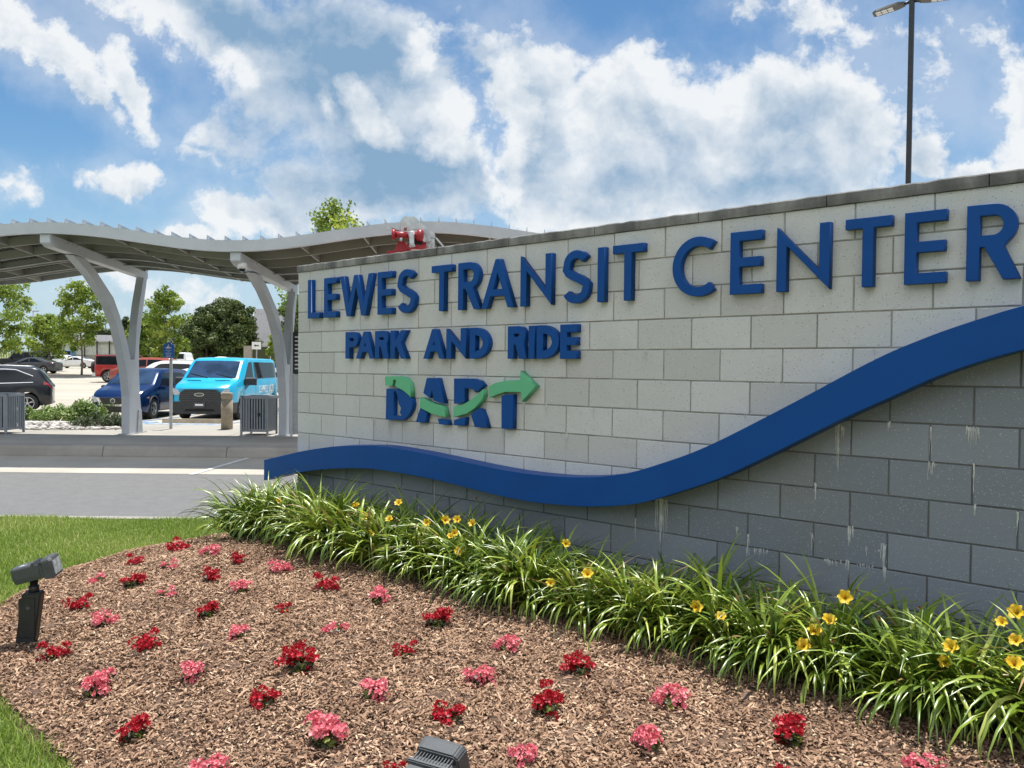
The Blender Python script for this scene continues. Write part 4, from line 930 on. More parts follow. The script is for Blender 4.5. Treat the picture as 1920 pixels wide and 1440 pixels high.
# turquoise passenger van, nose towards the road
pv = lot(379, 789)
v = Car(5.5, 2.06, [(-2.75, 1.93), (-2.6, 2.05), (-2.2, 2.09), (.7, 2.10), (1.0, 2.05), (1.18, 1.95), (1.82, 1.39), (2.02, 1.31), (2.5, 1.20), (2.75, 1.08)], [(-2.75, 1.30), (1.0, 1.27), (2.0, 1.16), (2.75, .92)], (1.72, -1.85), .36, .24,
        'passenger_van', 'turquoise passenger van with black bumper and white side lettering behind the bollard', 'van', M['van'], (pv.x-.02, pv.y+2.62, zg(27)), R(-90), plan=.10, tumble=.14, cf=.16, cr=.03, smooth=.10, clad=.60).body()
v.shield('windshield', 1.13, 1.82, M['windscreen'], frac=.93)
for sd_ in (-1, 1):
    v.patch('side_window', (-2.52, .16), (5.15, 5.86), sd_, M['glass'], trim=lambda f: (5.12+.2*max(0, .06-f)/.06, 5.88-.25*max(0, .06-f)/.06))
    v.patch('front_door_window', (.34, 1.42), (4.2, 5.85), sd_, M['glass'], trim=lambda f: (4.3-.6*f, 5.88-.75*max(0, (f-.32)/.68)))
    v.patch('door_seam', (.225, .245), (1.3, 5.9), sd_, M['void'], off=.003, nx=1, nk=12)
    v.patch('door_seam', (1.50, 1.52), (2.6, 4.9), sd_, M['void'], off=.003, nx=1, nk=12)
    v.nose('headlight', [(sd_*y, z) for y, z in ((.66, .90), (.74, .84), (.90, .86), (.925, .98), (.92, 1.08), (.76, 1.03))], M['lens'], off=.022)
v.nose('grille', [(-.60, .58), (.60, .58), (.70, .70), (.66, .94), (.52, 1.02), (-.52, 1.02), (-.66, .94), (-.70, .70)], M['black'], off=.02)
for k in range(5):
    v.nose('grille_bar', [(-.62, .66+.07*k), (.62, .66+.07*k), (.62, .672+.07*k), (-.62, .672+.07*k)], M['flood'], off=.030, thick=.012)
v.nose('emblem', [(.17*math.cos(a), .87+.06*math.sin(a)) for a in np.linspace(0, 2*math.pi, 20, endpoint=False)], M['chrome'], off=.045, thick=.02)
v.nose('emblem', [(.14*math.cos(a), .87+.042*math.sin(a)) for a in np.linspace(0, 2*math.pi, 20, endpoint=False)], M['flood'], off=.049, thick=.02)
v.nose('front_bumper', [(-.90, .23), (.90, .23), (.945, .36), (.94, .62), (.80, .63), (-.80, .63), (-.94, .62), (-.945, .36)], M['black'], off=.012, thick=.3)
v.nose('lower_intake', [(-.5, .32), (.5, .32), (.46, .40), (-.46, .40)], M['void'], off=.016)
v.nose('number_plate', [(-.18, .45), (.18, .45), (.18, .61), (-.18, .61)], M['flood'], off=.05, thick=.06)
v.nose('plate_text', [(-.13, .51), (.13, .51), (.13, .56), (-.13, .56)], M['mark'], off=.055, thick=.01)
for y_ in (-.48, .48): v.nose('hood_vent', [(y_-.24, 1.318), (y_+.24, 1.318), (y_+.24, 1.335), (y_-.24, 1.335)], M['black'], off=-.70, thick=.03)
for y_, q_ in ((-.1, -.75), (.75, .1)):
    b = MB(); b.bar((1.84, y_, 1.41), (1.66, q_, 1.56), .012, .02); b.build('wiper', M['black'], v.root)
v.mirrors(1.42, 1.28, M['black'], 2.1); v.wheels4(spokes=8, rimf=.62, rim=M['galv'])
def text_on(txt, size, Mx, m, parent, name, ext=.003):
    cu = bpy.data.curves.new(name, 'FONT'); cu.body = txt; cu.size = size; cu.align_x = 'CENTER'; cu.extrude = ext; cu.offset = size*.018
    o = bpy.data.objects.new(name, cu); C.collection.objects.link(o)
    me = bpy.data.meshes.new_from_object(o.evaluated_get(bpy.context.evaluated_depsgraph_get())); bpy.data.objects.remove(o); bpy.data.curves.remove(cu)
    me.name = name; me.transform(Mx); me.materials.clear(); me.materials.append(m); return link(bpy.data.objects.new(name, me), parent)
for sd_ in (1, -1):
    for txt, sz, x, z in (('LEWES BUS', .36, -1.0, .86), ('lewes.com/bus', .13, -1.0, .70)):
        Mx = Matrix.Translation((x, sd_*1.027, z)) @ Matrix.Rotation(math.pi if sd_ > 0 else 0, 4, 'Z') @ Matrix.Rotation(math.pi/2, 4, 'X')
        text_on(txt, sz, Mx, M['mark'], v.root, 'side_lettering')

def suv(name, label, paint, loc, yaw, L=4.68, Wd=1.84, H=1.70, windows=True, front=True, clad=None, trim=None, group=None, rim=None, spokes=5, ri=1.0, wb=2.7):
    h = H/1.70; xf = wb/2+.02; xr = -wb/2+.02
    c = Car(L, Wd, [(-L/2, .98*h), (-L/2+.08, 1.06*h), (-L/2+.42, 1.58*h), (-L/2+.65, 1.66*h), (-.5, 1.70*h), (.15, 1.68*h), (.55, 1.58*h), (1.22, 1.13*h), (1.5, 1.07*h), (L/2-.35, .96*h), (L/2-.06, .82*h), (L/2, .72*h)],
            [(-L/2, 1.10*h), (-L/2+.6, 1.09*h), (1.2, .98*h), (L/2, .72*h)], (xf, xr), .345, .24, name, label, 'car', paint, loc, yaw, plan=.13, tumble=.30, cf=.26, cr=.12, smooth=.13, clad=clad, group=group).body()
    c.shield('windshield', .50, 1.17, M['windscreen'], frac=.93)
    c.shield('rear_window', -L/2+.12, -L/2+.40, M['glass'], frac=.86)
    for sd_ in (-1, 1):
        c.patch('rear_side_window', (-L/2+.72, -.34), (5.1, 5.85), sd_, M['glass'], trim=lambda f: (5.12+.28*max(0, .35-f)/.35, 5.84-.30*max(0, .35-f)/.35))
        c.patch('front_side_window', (-.28, 1.02), (5.1, 5.85), sd_, M['glass'], trim=lambda f: (5.10, 5.85-.68*max(0, (f-.4)/.6)))
        if trim:
            c.patch('window_trim', (-L/2+.66, 1.0), (5.04, 5.08), sd_, trim, nk=1, off=.012)
            c.patch('upper_window_trim', (-L/2+.66, 1.06), (5.87, 5.92), sd_, trim, nk=1, off=.012, trim=lambda f: (5.89-.42*max(0, .22-f)/.22-.72*max(0, (f-.62)/.38), 5.94-.42*max(0, .22-f)/.22-.72*max(0, (f-.62)/.38)))
            b = MB(); b.tube([(x, sd_*(c.sec(x)[7][0]-.02), c.sec(x)[7][1]+.045) for x in np.linspace(-L/2+.7, .3, 9)], .018, 6); b.build('roof_rail', M['galv'], c.root)
        c.patch('tail_light', (-L/2+.03, -L/2+.30), (4.3, 5.2), sd_, M['red_lens'], off=.012, nx=5)
        c.nose('headlight', [(sd_*y, z*h) for y, z in ((.52, .62), (.70, .58), (.79, .68), (.78, .80), (.56, .74))], M['lens'], off=.016)
        b = MB(); q = c.surf(.05, 4.3, sd_); b.bar(q+Vector((-.1, sd_*.015, 0)), q+Vector((.1, sd_*.015, 0)), .03, .03); b.build('door_handle', paint, c.root)
    if front:
        c.nose('grille', [(-.42, .48*h), (.42, .48*h), (.50, .74*h), (-.50, .74*h)], M['black'], off=.012)
        vb = [(-.60, .74), (-.40, .46), (.40, .46), (.60, .74), (.49, .74), (.33, .53), (-.33, .53), (-.49, .74)]
        c.nose('chrome_grille_frame', [(y, z*h) for y, z in vb], M['chrome'], off=.03)
        c.nose('emblem', [(.085*math.cos(a), .64*h+.085*math.sin(a)) for a in np.linspace(0, 2*math.pi, 18, endpoint=False)], M['chrome'], off=.034)
        c.nose('emblem', [(.06*math.cos(a), .64*h+.06*math.sin(a)) for a in np.linspace(0, 2*math.pi, 18, endpoint=False)], M['flood'], off=.038)
        c.nose('lower_grille', [(-.70, .26), (.70, .26), (.64, .44), (-.64, .44)], M['black'], off=.014)
        c.patch('side_marker', (L/2-.52, L/2-.36), (4.0, 4.25), 1, M['amber'], off=.016, nx=3, nk=2)
    c.mirrors(.98, 1.04*h, paint, 1.15); c.wheels4(spokes=spokes, rim=rim)
    return c
p = lot(214, 788)
suv('blue_suv', 'deep blue SUV with a chrome V grille parked behind the forked column', M['suvb'], (p.x, p.y+2.30, zg(27)), R(-90), H=1.70)
p = lot(102, 773)
suv('charcoal_suv', 'charcoal SUV with chrome window trim and a red tail light at the left edge', M['suvd'], (p.x-2.22, 29.2, zg(30)), R(180+27), L=4.3, Wd=1.82, H=1.68, trim=M['chrome'], front=False, wb=2.65)

def sedan(name, label, paint, loc, yaw, L=4.8, H=1.46, group=None, rim=None):
    h = H/1.46
    c = Car(L, 1.82, [(-L/2, .92*h), (-L/2+.1, 1.0*h), (-L/2+.65, 1.08*h), (-1.1, 1.34*h), (-.6, 1.44*h), (-.1, 1.46*h), (.35, 1.38*h), (1.15, .98*h), (L/2-.4, .86*h), (L/2-.05, .70*h), (L/2, .60*h)],
            [(-L/2, 1.0*h), (0, .95*h), (1.2, .89*h), (L/2, .6*h)], (1.42, -1.42), .33, .2, name, label, 'car', paint, loc, yaw, plan=.16, tumble=.34, cf=.26, cr=.16, smooth=.16, group=group).body()
    c.shield('windshield', .36, 1.10, M['glass'], frac=.93); c.shield('rear_window', -1.55, -1.0, M['glass'], frac=.88)
    for sd_ in (-1, 1):
        c.patch('side_window', (-1.3, .95), (5.1, 5.85), sd_, M['glass'], trim=lambda f: (5.12, 5.84-.6*max(0, .3-f)/.3-.66*max(0, (f-.55)/.45)))
        c.patch('tail_light', (-L/2+.04, -L/2+.42), (4.35, 5.1), sd_, M['red_lens'], off=.012, nx=5)
        c.patch('headlight', (L/2-.55, L/2-.08), (4.1, 5.2), sd_, M['lens'], off=.014, nx=6)
        b = MB(); q = c.surf(-.02, 5.45, sd_); b.bar(c.surf(-.16, 5.06, sd_)+Vector((0, sd_*.012, 0)), c.surf(-.10, 5.9, sd_)+Vector((0, sd_*.012, 0)), .06, .02); b.build('door_pillar', paint, c.root)
    c.nose('grille', [(-.4, .34*h), (.4, .34*h), (.45, .52*h), (-.45, .52*h)], M['black'])
    c.mirrors(.80, .97*h, paint, 1.0); c.wheels4(rim=rim); return c
def pose(px, py, Y): q = at(px, py, Y); return (q.x, Y, zg(Y))
G = 'cars parked in the far rows'
sedan('grey_sedan', 'dark grey sedan with alloy wheels, side on beyond the charcoal SUV', M['carg'], pose(61, 690, 72), R(183), group=G)
sedan('white_sedan', 'white sedan side on behind the tree island, near the dark grey sedan', M['carw'], pose(141, 690, 99), R(181), group=G)
suv('white_suv', 'small white SUV parked behind the white sedan', M['carw'], pose(104, 686, 112), R(184), front=False, group=G)
suv('pale_roofed_suv', 'white SUV with a dark windscreen behind the blue SUV', M['carw'], pose(312, 700, 41.5), R(196), front=False, group=G, H=1.78)
sedan('silver_sedan', 'silver white sedan nose showing between the blue SUV and the turquoise van', M['carw'], pose(352, 700, 37), R(200), group=G, H=1.5)
suv('silver_suv', 'silver blue car with a black wheel seen between the van and the forked column', M['cars'], pose(540, 748, 41), R(192), front=False, group=G, H=1.62)
sedan('distant_silver_car', 'pale car roof showing just above the turquoise van', M['carw'], pose(411, 690, 84), R(186), group=G, H=1.62)
suv('copper_suv', 'copper red SUV behind the blue SUV, right of the forked column', M['carm'], pose(274, 705, 56), R(186), front=False, group=G, H=1.78)

def boxy(name, label, paint, loc, yaw, L=4.5, H=1.83, hard=M['black'], pickup=False, cat='car'):
    top = [(-L/2, 1.75), (-L/2+.08, 1.82), (.2, 1.84), (.45, 1.78), (.85, 1.22), (1.0, 1.16), (L/2-.1, 1.08), (L/2, .98)]
    if pickup: top = [(-L/2, 1.08), (-L/2+1.75, 1.09), (-L/2+1.82, 1.2), (-L/2+1.95, 1.80), (.5, 1.83), (.75, 1.75), (1.35, 1.2), (1.55, 1.16), (L/2-.1, 1.06), (L/2, .95)]
    top = [(x, z*H/1.83) for x, z in top]
    c = Car(L, 1.9, top, [(-L/2, 1.12*H/1.83), (L/2, 1.06*H/1.83)], (L/2-.85, -L/2+.9), .41, .38, name, label, cat, paint, loc, yaw, plan=.05, tumble=.14, cf=.06, cr=.02, smooth=.06, group=G).body()
    c.shield('windshield', .48 if not pickup else .80, .84 if not pickup else 1.33, M['glass'], frac=.93)
    for sd_ in (-1, 1):
        if pickup: c.patch('side_window', (-L/2+2.05, .95), (5.12, 5.85), sd_, M['glass'], trim=lambda f: (5.12, 5.85-.5*max(0, (f-.75)/.25)))
        else:
            c.patch('rear_side_window', (-L/2+.10, -.72), (5.06, 5.9), sd_, M['glass']); c.patch('front_side_window', (-.62, .60), (5.06, 5.9), sd_, M['glass'], trim=lambda f: (5.06, 5.9-.4*max(0, (f-.8)/.2)))
        c.patch('tail_light', (-L/2+.01, -L/2+.16), (4.0, 4.8), sd_, M['red_lens'], off=.014, nx=3)
        c.patch('headlight', (L/2-.14, L/2-.03), (4.1, 4.8), sd_, M['lens'], off=.014, nx=3)
    c.nose('rear_bumper', [(-.92, .42), (.92, .42), (.92, .66), (-.92, .66)], M['alu'] if not pickup else paint, off=.10, thick=.2, rear=True)
    c.mirrors(.62, 1.2, M['black'], 1.2); c.wheels4(spokes=6)
    if not pickup:
        c.nose('rear_window', [(-.72, 1.18), (.72, 1.18), (.66, 1.70), (-.66, 1.70)], M['glass'], rear=True, off=.012)
        b = MB(); yo = -L/2-.10; r = .40
        pr = [(.05, .0), (r*.62, -.02), (r*.9, 0), (r, -.05), (r, -.17), (r*.9, -.2), (.05, -.2)]
        rows = [[(yo-.14+(-y if 0 else -(.0+y))-.12, q*math.cos(a), 1.05+q*math.sin(a)) for q, y in pr] for a in np.linspace(0, 2*math.pi, 24, endpoint=False)]; rows.append(rows[0]); b.loft(rows)
        b.bar((yo+.12, 0, 1.05), (yo-.1, 0, 1.05), .2, .2); b.build('spare_wheel', M['rubber'], c.root)
        c.patch('hardtop', (-L/2+.03, .4), (5.95, 8.99), 1, hard, off=.006, nk=8); c.patch('hardtop', (-L/2+.03, .4), (5.95, 8.99), -1, hard, off=.006, nk=8)
    return c
boxy('red_off_road_car', 'red off-road car with a black hardtop and spare wheel on its tail', M['carr'], pose(249, 715, 57), R(12), L=4.6, H=1.95)
boxy('black_pickup', 'black pickup truck half hidden by the tree at the left edge', M['carblk'], pose(40, 690, 88), R(182), L=5.6, H=1.9, pickup=False)
boxy('navy_truck', 'dark navy truck parked behind the black pickup', M['carn'], pose(77, 675, 120), R(180), L=5.2, H=2.3, pickup=True, cat='truck')
boxy('light_blue_van', 'light blue van roof behind the small white SUV', M['carl'], pose(110, 670, 131), R(180), L=5.0, H=2.6, hard=M['carl'], cat='van')
boxy('white_pickup', 'white pickup truck behind the parking sign', M['carw'], pose(341, 680, 88), R(176), L=5.4, H=2.05, pickup=True, cat='truck')

# ================================================================== trees and shrubs
def leafcloud(cent, rad, per, size, up=.35, flat=1.0, seed=0, tb=0.0):
    """leaf quads scattered round cluster centres; returns (V, F, tint)"""
    g = np.random.default_rng(seed); cent = np.array(cent); rad = np.array(rad); nc = len(cent)
    k = np.repeat(np.arange(nc), per); m = len(k)
    d = g.normal(0, 1, (m, 3)); d /= np.linalg.norm(d, axis=1)[:, None]; r = g.random(m)**.45
    c = cent[k]+d*(r*rad[k])[:, None]*np.array([1, 1, flat])
    nrm = d*.6+g.normal(0, .7, (m, 3))+np.array([0, 0, up]); nrm /= np.linalg.norm(nrm, axis=1)[:, None]
    a = np.cross(nrm, g.normal(0, 1, (m, 3))); a /= np.linalg.norm(a, axis=1)[:, None]; b_ = np.cross(nrm, a)
    s = size*g.uniform(.55, 1.25, m)[:, None]
    V = np.stack([c-a*s*.5, c+b_*s*.34+nrm*s*.08, c+a*s*.5, c-b_*s*.34+nrm*s*.08], 1).reshape(-1, 3)
    o = np.arange(m)*4; F = np.stack([o, o+1, o+2, o+3], -1)
    ct = g.normal(0, .12, nc)
    t = np.clip(g.normal(.5, .2, m)+ct[k]+tb, 0, 1)
    return V, F, t
def tree(name, label, loc, H, cw, trunk_h, seed, lm, nlimb=16, per=130, size=.16, crad=.5, taper=1.0, group=None, r0=.09, lean=0, tb=0, sub=5, flat=.85, prof_=None, bmat='bark'):
    g = random.Random(seed); root = empty(name, loc, g.uniform(0, 6.28), label, 'tree', group)
    b = MB(); top = H*.93
    tr = [(g.uniform(-.03, .03)*j+lean*j*.1, g.uniform(-.03, .03)*j, top*j/7) for j in range(8)]
    b.tube(tr, [r0*(1-.82*j/7) for j in range(8)], 8)
    cent, rad = [], []
    for i in range(nlimb):
        f = (i+.5)/nlimb; z0 = trunk_h+(top-trunk_h)*f*.93
        prof = (math.sin(math.pi*min(1, .18+.80*f))**.7 if prof_ is None else prof_(f))*cw/2*g.uniform(.72, 1.12)
        a = i*2.399+g.uniform(-.3, .3); j = min(6, int(z0/top*7)); base = Vector(tr[j])+(Vector(tr[j+1])-Vector(tr[j]))*(z0/top*7-j)
        rise = g.uniform(.35, .75)*prof; mid = base+Vector((math.cos(a)*prof*.5, math.sin(a)*prof*.5, rise*.55)); end = base+Vector((math.cos(a)*prof, math.sin(a)*prof, rise))
        b.tube([base, mid, end], [r0*.34*(1-.5*f), r0*.2, r0*.07], 6)
        for q in range(sub):
            t = .35+.65*(q+g.random())/sub; p = base.lerp(mid, t*2) if t < .5 else mid.lerp(end, t*2-1)
            p = p+Vector((g.uniform(-1, 1), g.uniform(-1, 1), g.uniform(-.6, .9)))*crad*.8
            b.tube([mid.lerp(end, max(0, t*2-1.2)), p], [r0*.07, r0*.03], 4, caps=False)
            cent.append(p); rad.append(crad*g.uniform(.55, 1.1))
    cent.append(Vector(tr[-1])+Vector((0, 0, H*.03))); rad.append(crad*.7)
    b.build('trunk', M[bmat], root, fix=False)
    V, F, t = leafcloud(cent, rad, per, size, seed=seed, tb=tb, flat=flat)
    fastmesh('crown', V, F, M[lm], t, root)
    return root
def planted(px, py, Y): q = at(px, py, Y); return (q.x, Y, zg(Y))
T = 'young broadleaf trees in the parking lot islands'
tree('street_tree', 'bright green tree at the left edge rising above the black pickup', planted(-16, 690, 46), 6.9, 4.3, 1.5, 3, 'leaf', nlimb=20, per=82, size=.20, crad=.55, group=T, tb=.05)
tree('street_tree', 'slender bright green tree on the kerbed island left of the forked column', planted(153, 700, 66), 8.0, 4.6, 2.0, 12, 'leaf', nlimb=20, per=64, size=.24, crad=.62, group=T)
tree('street_tree', 'lower bushy green tree just left of the slender island tree', planted(92, 690, 80), 5.6, 4.8, 1.2, 21, 'leaf', nlimb=18, per=72, size=.27, crad=.75, group=T, tb=.02)
tree('street_tree', 'bright green tree behind the blue parking sign', planted(310, 700, 62), 7.4, 3.4, 1.2, 33, 'leaf', nlimb=18, per=60, size=.23, crad=.50, group=T)
tree('street_tree', 'low green tree filling the gap right of the forked column', planted(279, 700, 70), 5.2, 4.2, .8, 38, 'leaf', nlimb=14, per=110, size=.25, crad=.7, group=T, tb=-.12)
tree('tall_tree', 'tall green tree whose top shows above the canopy roof', planted(618, 690, 34), 8.9, 4.8, 2.5, 41, 'leaf', nlimb=18, per=75, size=.17, crad=.55, r0=.12, tb=.05)
tree('street_tree', 'small bright tree between the middle column and the wall end', planted(517, 690, 52), 3.9, 1.0, 1.0, 44, 'leaf', nlimb=8, per=90, size=.17, crad=.30, group=T, tb=.15)
DT = 'dark dense trees behind the turquoise van'
dome = lambda f: (1-.55*f**2)
for i, (px, Y, H, cw, lab) in enumerate(((388, 104, 7.6, 6.6, 'dark dense tree leftmost of the clump behind the van'), (420, 108, 9.2, 7.0, 'tallest dark dense tree in the middle of the clump behind the van'), (446, 103, 8.0, 5.0, 'dark dense tree rightmost of the clump, beside the grey gabled roof'), (372, 112, 6.6, 3.6, 'low dark tree at the left foot of the clump behind the van'))):
    tree('dense_tree', lab, planted(px, 690, Y), H, cw, .9, 60+i, 'leafd', nlimb=24, per=190, size=.36, crad=.95, group=DT, prof_=dome, r0=.16, tb=[.02, 0, .02, .12][i], sub=6)
tree('dense_tree', 'dark tree seen through the fork of the middle column', planted(552, 690, 96), 8.6, 3.0, 1.0, 71, 'leafd', nlimb=18, per=120, size=.36, crad=1.0, prof_=dome, r0=.16)
for i, (px, Y, H) in enumerate(((187, 170, 8.5), (205, 172, 7.5), (222, 168, 9.5), (238, 170, 10.5))):
    tree('far_conifer', ['spiky dark far tree left of the utility pole', 'spiky dark far tree just right of the utility pole', 'rounded dark far tree behind the pale metal shed', 'taller dark far tree seen through the fork of the left column'][i], planted(px, 690, Y), H, 4.2, 1.0, 80+i, 'leafd', nlimb=12, per=60, size=.55, crad=.8, prof_=lambda f: 1.1-f, group='far dark trees', tb=-.1)
def bush(label, loc, w, d, h, seed, lm, nc=26, per=110, size=.06, spiky=False, name='shrub', tb=0):
    g = random.Random(seed); root = empty(name, loc, 0, label, 'shrub', 'shrubs in the gravel planter'); cent, rad = [], []; b = MB()
    for i in range(nc):
        a = g.uniform(0, 6.28); r = math.sqrt(g.random()); z = h*(.3+.6*g.random())*(1-.45*r*r)
        p = Vector((w/2*r*math.cos(a), d/2*r*math.sin(a), z)); cent.append(p); rad.append(h*.30); b.tube([(p.x*.3, p.y*.3, 0), p], [.012, .005], 5, caps=False)
    b.build('stems', M['bark'], root, fix=False)
    V, F, t = leafcloud(cent, rad, per, size, seed=seed, tb=tb); fastmesh('foliage', V, F, M[lm], t, root); return root
p = lot(62, 792); bush('leafy green shrub in the gravel planter beside the left bin', p, 1.15, .8, .48, 1, 'shrub', tb=.12, size=.075)
p = lot(104, 793); bush('taller leafy green shrub in the middle of the gravel planter', p, .95, .7, .60, 2, 'shrub', tb=.15, size=.075)
p = lot(162, 795); bush('leafy green shrub on the right of the gravel planter', p, .85, .7, .62, 3, 'shrub', tb=.12, size=.075)
p = lot(192, 801); bush('spreading grey green shrub at the foot of the left forked column', p, 1.35, .7, .36, 4, 'sage', nc=36, size=.05)
def ornamental(label, loc, seed):
    g = np.random.default_rng(seed); b = MB()
    for i in range(110):
        a = g.uniform(0, 6.28); r = g.uniform(.05, .5); h = g.uniform(.45, .72); p = Vector((g.uniform(-.55, .55), g.uniform(-.15, .15), 0)); d = Vector((math.cos(a), math.sin(a), 0))
        b.loft([[p+d*r*t*t*.5+Vector((0, 0, h*t))-Vector((.005*(1-t*.7), 0, 0)), p+d*r*t*t*.5+Vector((0, 0, h*t))+Vector((.005*(1-t*.7), 0, 0))] for t in (0, .35, .7, 1)], sm=False, t=float(g.random()*.6))
    o = b.build('ornamental_grass', M['bleaf'], fix=False); o.location = loc; return props(o, label, 'grass plant')
p = lot(219, 795); ornamental('dark purple brown ornamental grass beside the left forked column', p, 5)
# river stones
b = MB(); g = random.Random(4)
for i in range(900):
    px, py = g.uniform(40, 232), g.uniform(786, 806)
    q = at(px, py, 1); d = ray(px, py); y_ = (.2-HC)/d[2]*d[1]; y_ = min(max(y_, 18.2), 22.5); q = Vector(cO+d*y_/d[1]); q.z = max(zg(y_), -.12)
    r = g.uniform(.03, .085); tt = g.random(); M3 = Matrix.Rotation(g.uniform(0, 3), 3, 'Z')
    rings = [[q+M3 @ Vector((r*math.cos(a)*cz, r*.7*math.sin(a)*cz, r*.5*sz+r*.3)) for a in np.linspace(0, 6.283, 7, endpoint=False)] for cz, sz in ((.3, -.9), (.9, -.3), (.9, .35), (.4, .9))]
    b.loft(rings, closed=True, caps=True, t=tt)
props(b.build('river_stones', M['stone'], fix=False), 'pale rounded stones covering the planter beside the platform', 'stones', kind='stuff')
# kerbed island round the slender tree
q = at(128, 705, 66); b = MB()
def island(cx, cy, L_, W_, name, label):
    b = MB(); o_ = [(cx+L_/2*math.copysign(abs(math.cos(a))**.4, math.cos(a)), cy+W_/2*math.copysign(abs(math.sin(a))**.6, math.sin(a))) for a in np.linspace(0, 2*math.pi, 40, endpoint=False)]
    z = zg(cy-W_/2)-.1; b.extrude([(x, y, z) for x, y in o_], (0, 0, .27)); ko = b.build(name, M['kerb']); props(ko, kind='structure')
    b = MB(); b.extrude([(cx+(x-cx)*.96, cy+(y-cy)*.9, z+.275) for x, y in o_], (0, 0, .03)); props(b.build('island_mulch', M['mulch']), kind='structure')
island(q.x+.8, 66.2, 5.4, 2.6, 'island_kerb', '')

# ================================================================== far buildings, fences, poles
def house(name, label, loc, rz, w, d, eave, ridge, wallm, roofm, windows=(), over=.4):
    r = empty(name, loc, rz, label, 'building')
    b = MB(); b.extrude([(-w/2, 0, -.5), (w/2, 0, -.5), (w/2, 0, eave), (0, 0, ridge), (-w/2, 0, eave)], (0, d, 0)); b.build('walls', wallm, r)
    b = MB(); sl = (ridge-eave)/(w/2)
    for s_ in (-1, 1): b.extrude([(s_*(w/2+over), -over, eave-over*sl+.02), (0, -over, ridge+.02), (0, d+over, ridge+.02), (s_*(w/2+over), d+over, eave-over*sl+.02)], (0, 0, .18))
    b.build('roof', roofm, r)
    b = MB()
    for s_ in (-1, 1): b.bar((s_*(w/2+over), -over-.03, eave-over*sl+.08), (0, -over-.03, ridge+.08), .06, .28)
    b.build('gable_trim', M['white'], r)
    for x, z, ww, hh in windows:
        f = MB(); f.box((x-ww/2-.08, -.05, z-.08), (x+ww/2+.08, -.003, z+hh+.08)); fo = f.build('window', M['white'], r)
        f = MB(); f.box((x-ww/2, -.06, z), (x+ww/2, -.052, z+hh)); f.build('pane', M['glass'], fo)
    return r
house('gabled_house', 'pale sided house with a grey gable behind the parking sign', planted(345, 680, 135), R(8), 9, 12, 3.0, 6.2, M['siding'], M['roofg'], [(-2.2, .8, .9, 1.3), (.0, .8, .9, 1.3), (2.2, .8, .9, 1.3)])
house('long_house', 'long low grey roofed house behind the dark trees', planted(415, 680, 165), R(95), 12, 34, 3.0, 6.0, M['siding'], M['roofg'])
house('steep_roofed_house', 'tall house with a steep grey roof right of the dark trees', planted(484, 690, 118), R(-86), 13, 22, 2.6, 8.6, M['siding'], M['roofg'], [(-2.0, .7, 1.2, 1.4), (2.0, .7, 1.2, 1.4)])
shed = empty('metal_shed', planted(172, 680, 148), 0, 'long pale metal sided shed with dark posts behind the red off-road car', 'building')
b = MB(); b.box((-8.5, 0, -1), (15, 8, 4.2)); b.build('walls', M['metalw'], shed)
b = MB(); b.box((-8.9, -.3, 4.2), (15.4, 8.3, 4.5)); b.build('roof', M['tanw'], shed)
b = MB(); b.box((-8.0, -.06, -1), (14.4, -.004, 2.0)); b.build('lower_wall', M['tanw'], shed)
for x in np.arange(-8.0, 15, 2.3):
    b = MB(); b.box((x-.1, -.5, -.6), (x+.1, -.35, 4.6)); b.build('post', M['lampb'], shed)
def railfence(label, x0, x1, Y, h, step, m):
    q = [at(x, 680, Y) for x in (x0, x1)]; t = empty('fence', (q[0].x, Y, zg(Y)), 0, label, 'fence'); L_ = q[1].x-q[0].x
    b = MB()
    for i in range(int(L_/step)+1): b.box((i*step-.03, -.02, 0), (i*step+.03, .02, h))
    b.build('pickets', m, t)
    b = MB()
    for z in (h*.2, h*.9): b.bar((0, .05, z), (L_, .05, z), .06, .09)
    b.build('rails', m, t); return t
railfence('dark picket fence behind the far parked cars at the left', -20, 112, 138, 2.6, .42, M['black'])
# kerbed hedge and low wall on the right
fw = empty('board_fence', planted(508, 690, 100), 0, 'dark board fence right of the pale gate post, behind the van', 'fence')
b = MB(); b.box((-2.2, 0, -.3), (3.5, .2, 2.9)); b.build('panel', M['bleaf'], fw); b = MB(); b.box((-3.4, -.1, -.3), (-2.4, .4, 3.0)); b.build('pillar', M['tanw'], fw)
for (px, py, Y, lab, arrow) in ((481, 648, 74, 'small white arrow sign on a thin post right of the dark trees', True), (507, 650, 70, 'narrow white traffic sign on a post near the middle column', False)):
    t = empty('traffic_sign', planted(px, 690, Y), 0, lab, 'sign'); z = at(px, py, Y).z-zg(Y); w_ = .21 if arrow else .10; s_ = Y/1497
    b = MB(); b.box((-.04, -.03, 0), (.04, .03, z)); b.build('post', M['galv'], t)
    b = MB(); b.box((-8.5*s_ if arrow else -4.5*s_, -.06, z-7*s_), (8.5*s_ if arrow else 4.5*s_, -.033, z+7*s_)); pn = b.build('panel', M['white'], t)
    b = MB()
    if arrow: b.extrude([(x*s_, -.064, z+y*s_) for x, y in ((-5, 0), (-1.5, 2.6), (-1.5, 1), (4.5, 1), (4.5, -1), (-1.5, -1), (-1.5, -2.6))], (0, .003, 0))
    else: b.box((-2*s_, -.064, z+1*s_), (2*s_, -.061, z+4*s_)); b.box((-2*s_, -.064, z-4*s_), (2*s_, -.061, z-1.5*s_))
    b.build('symbol', M['lampb'], pn)
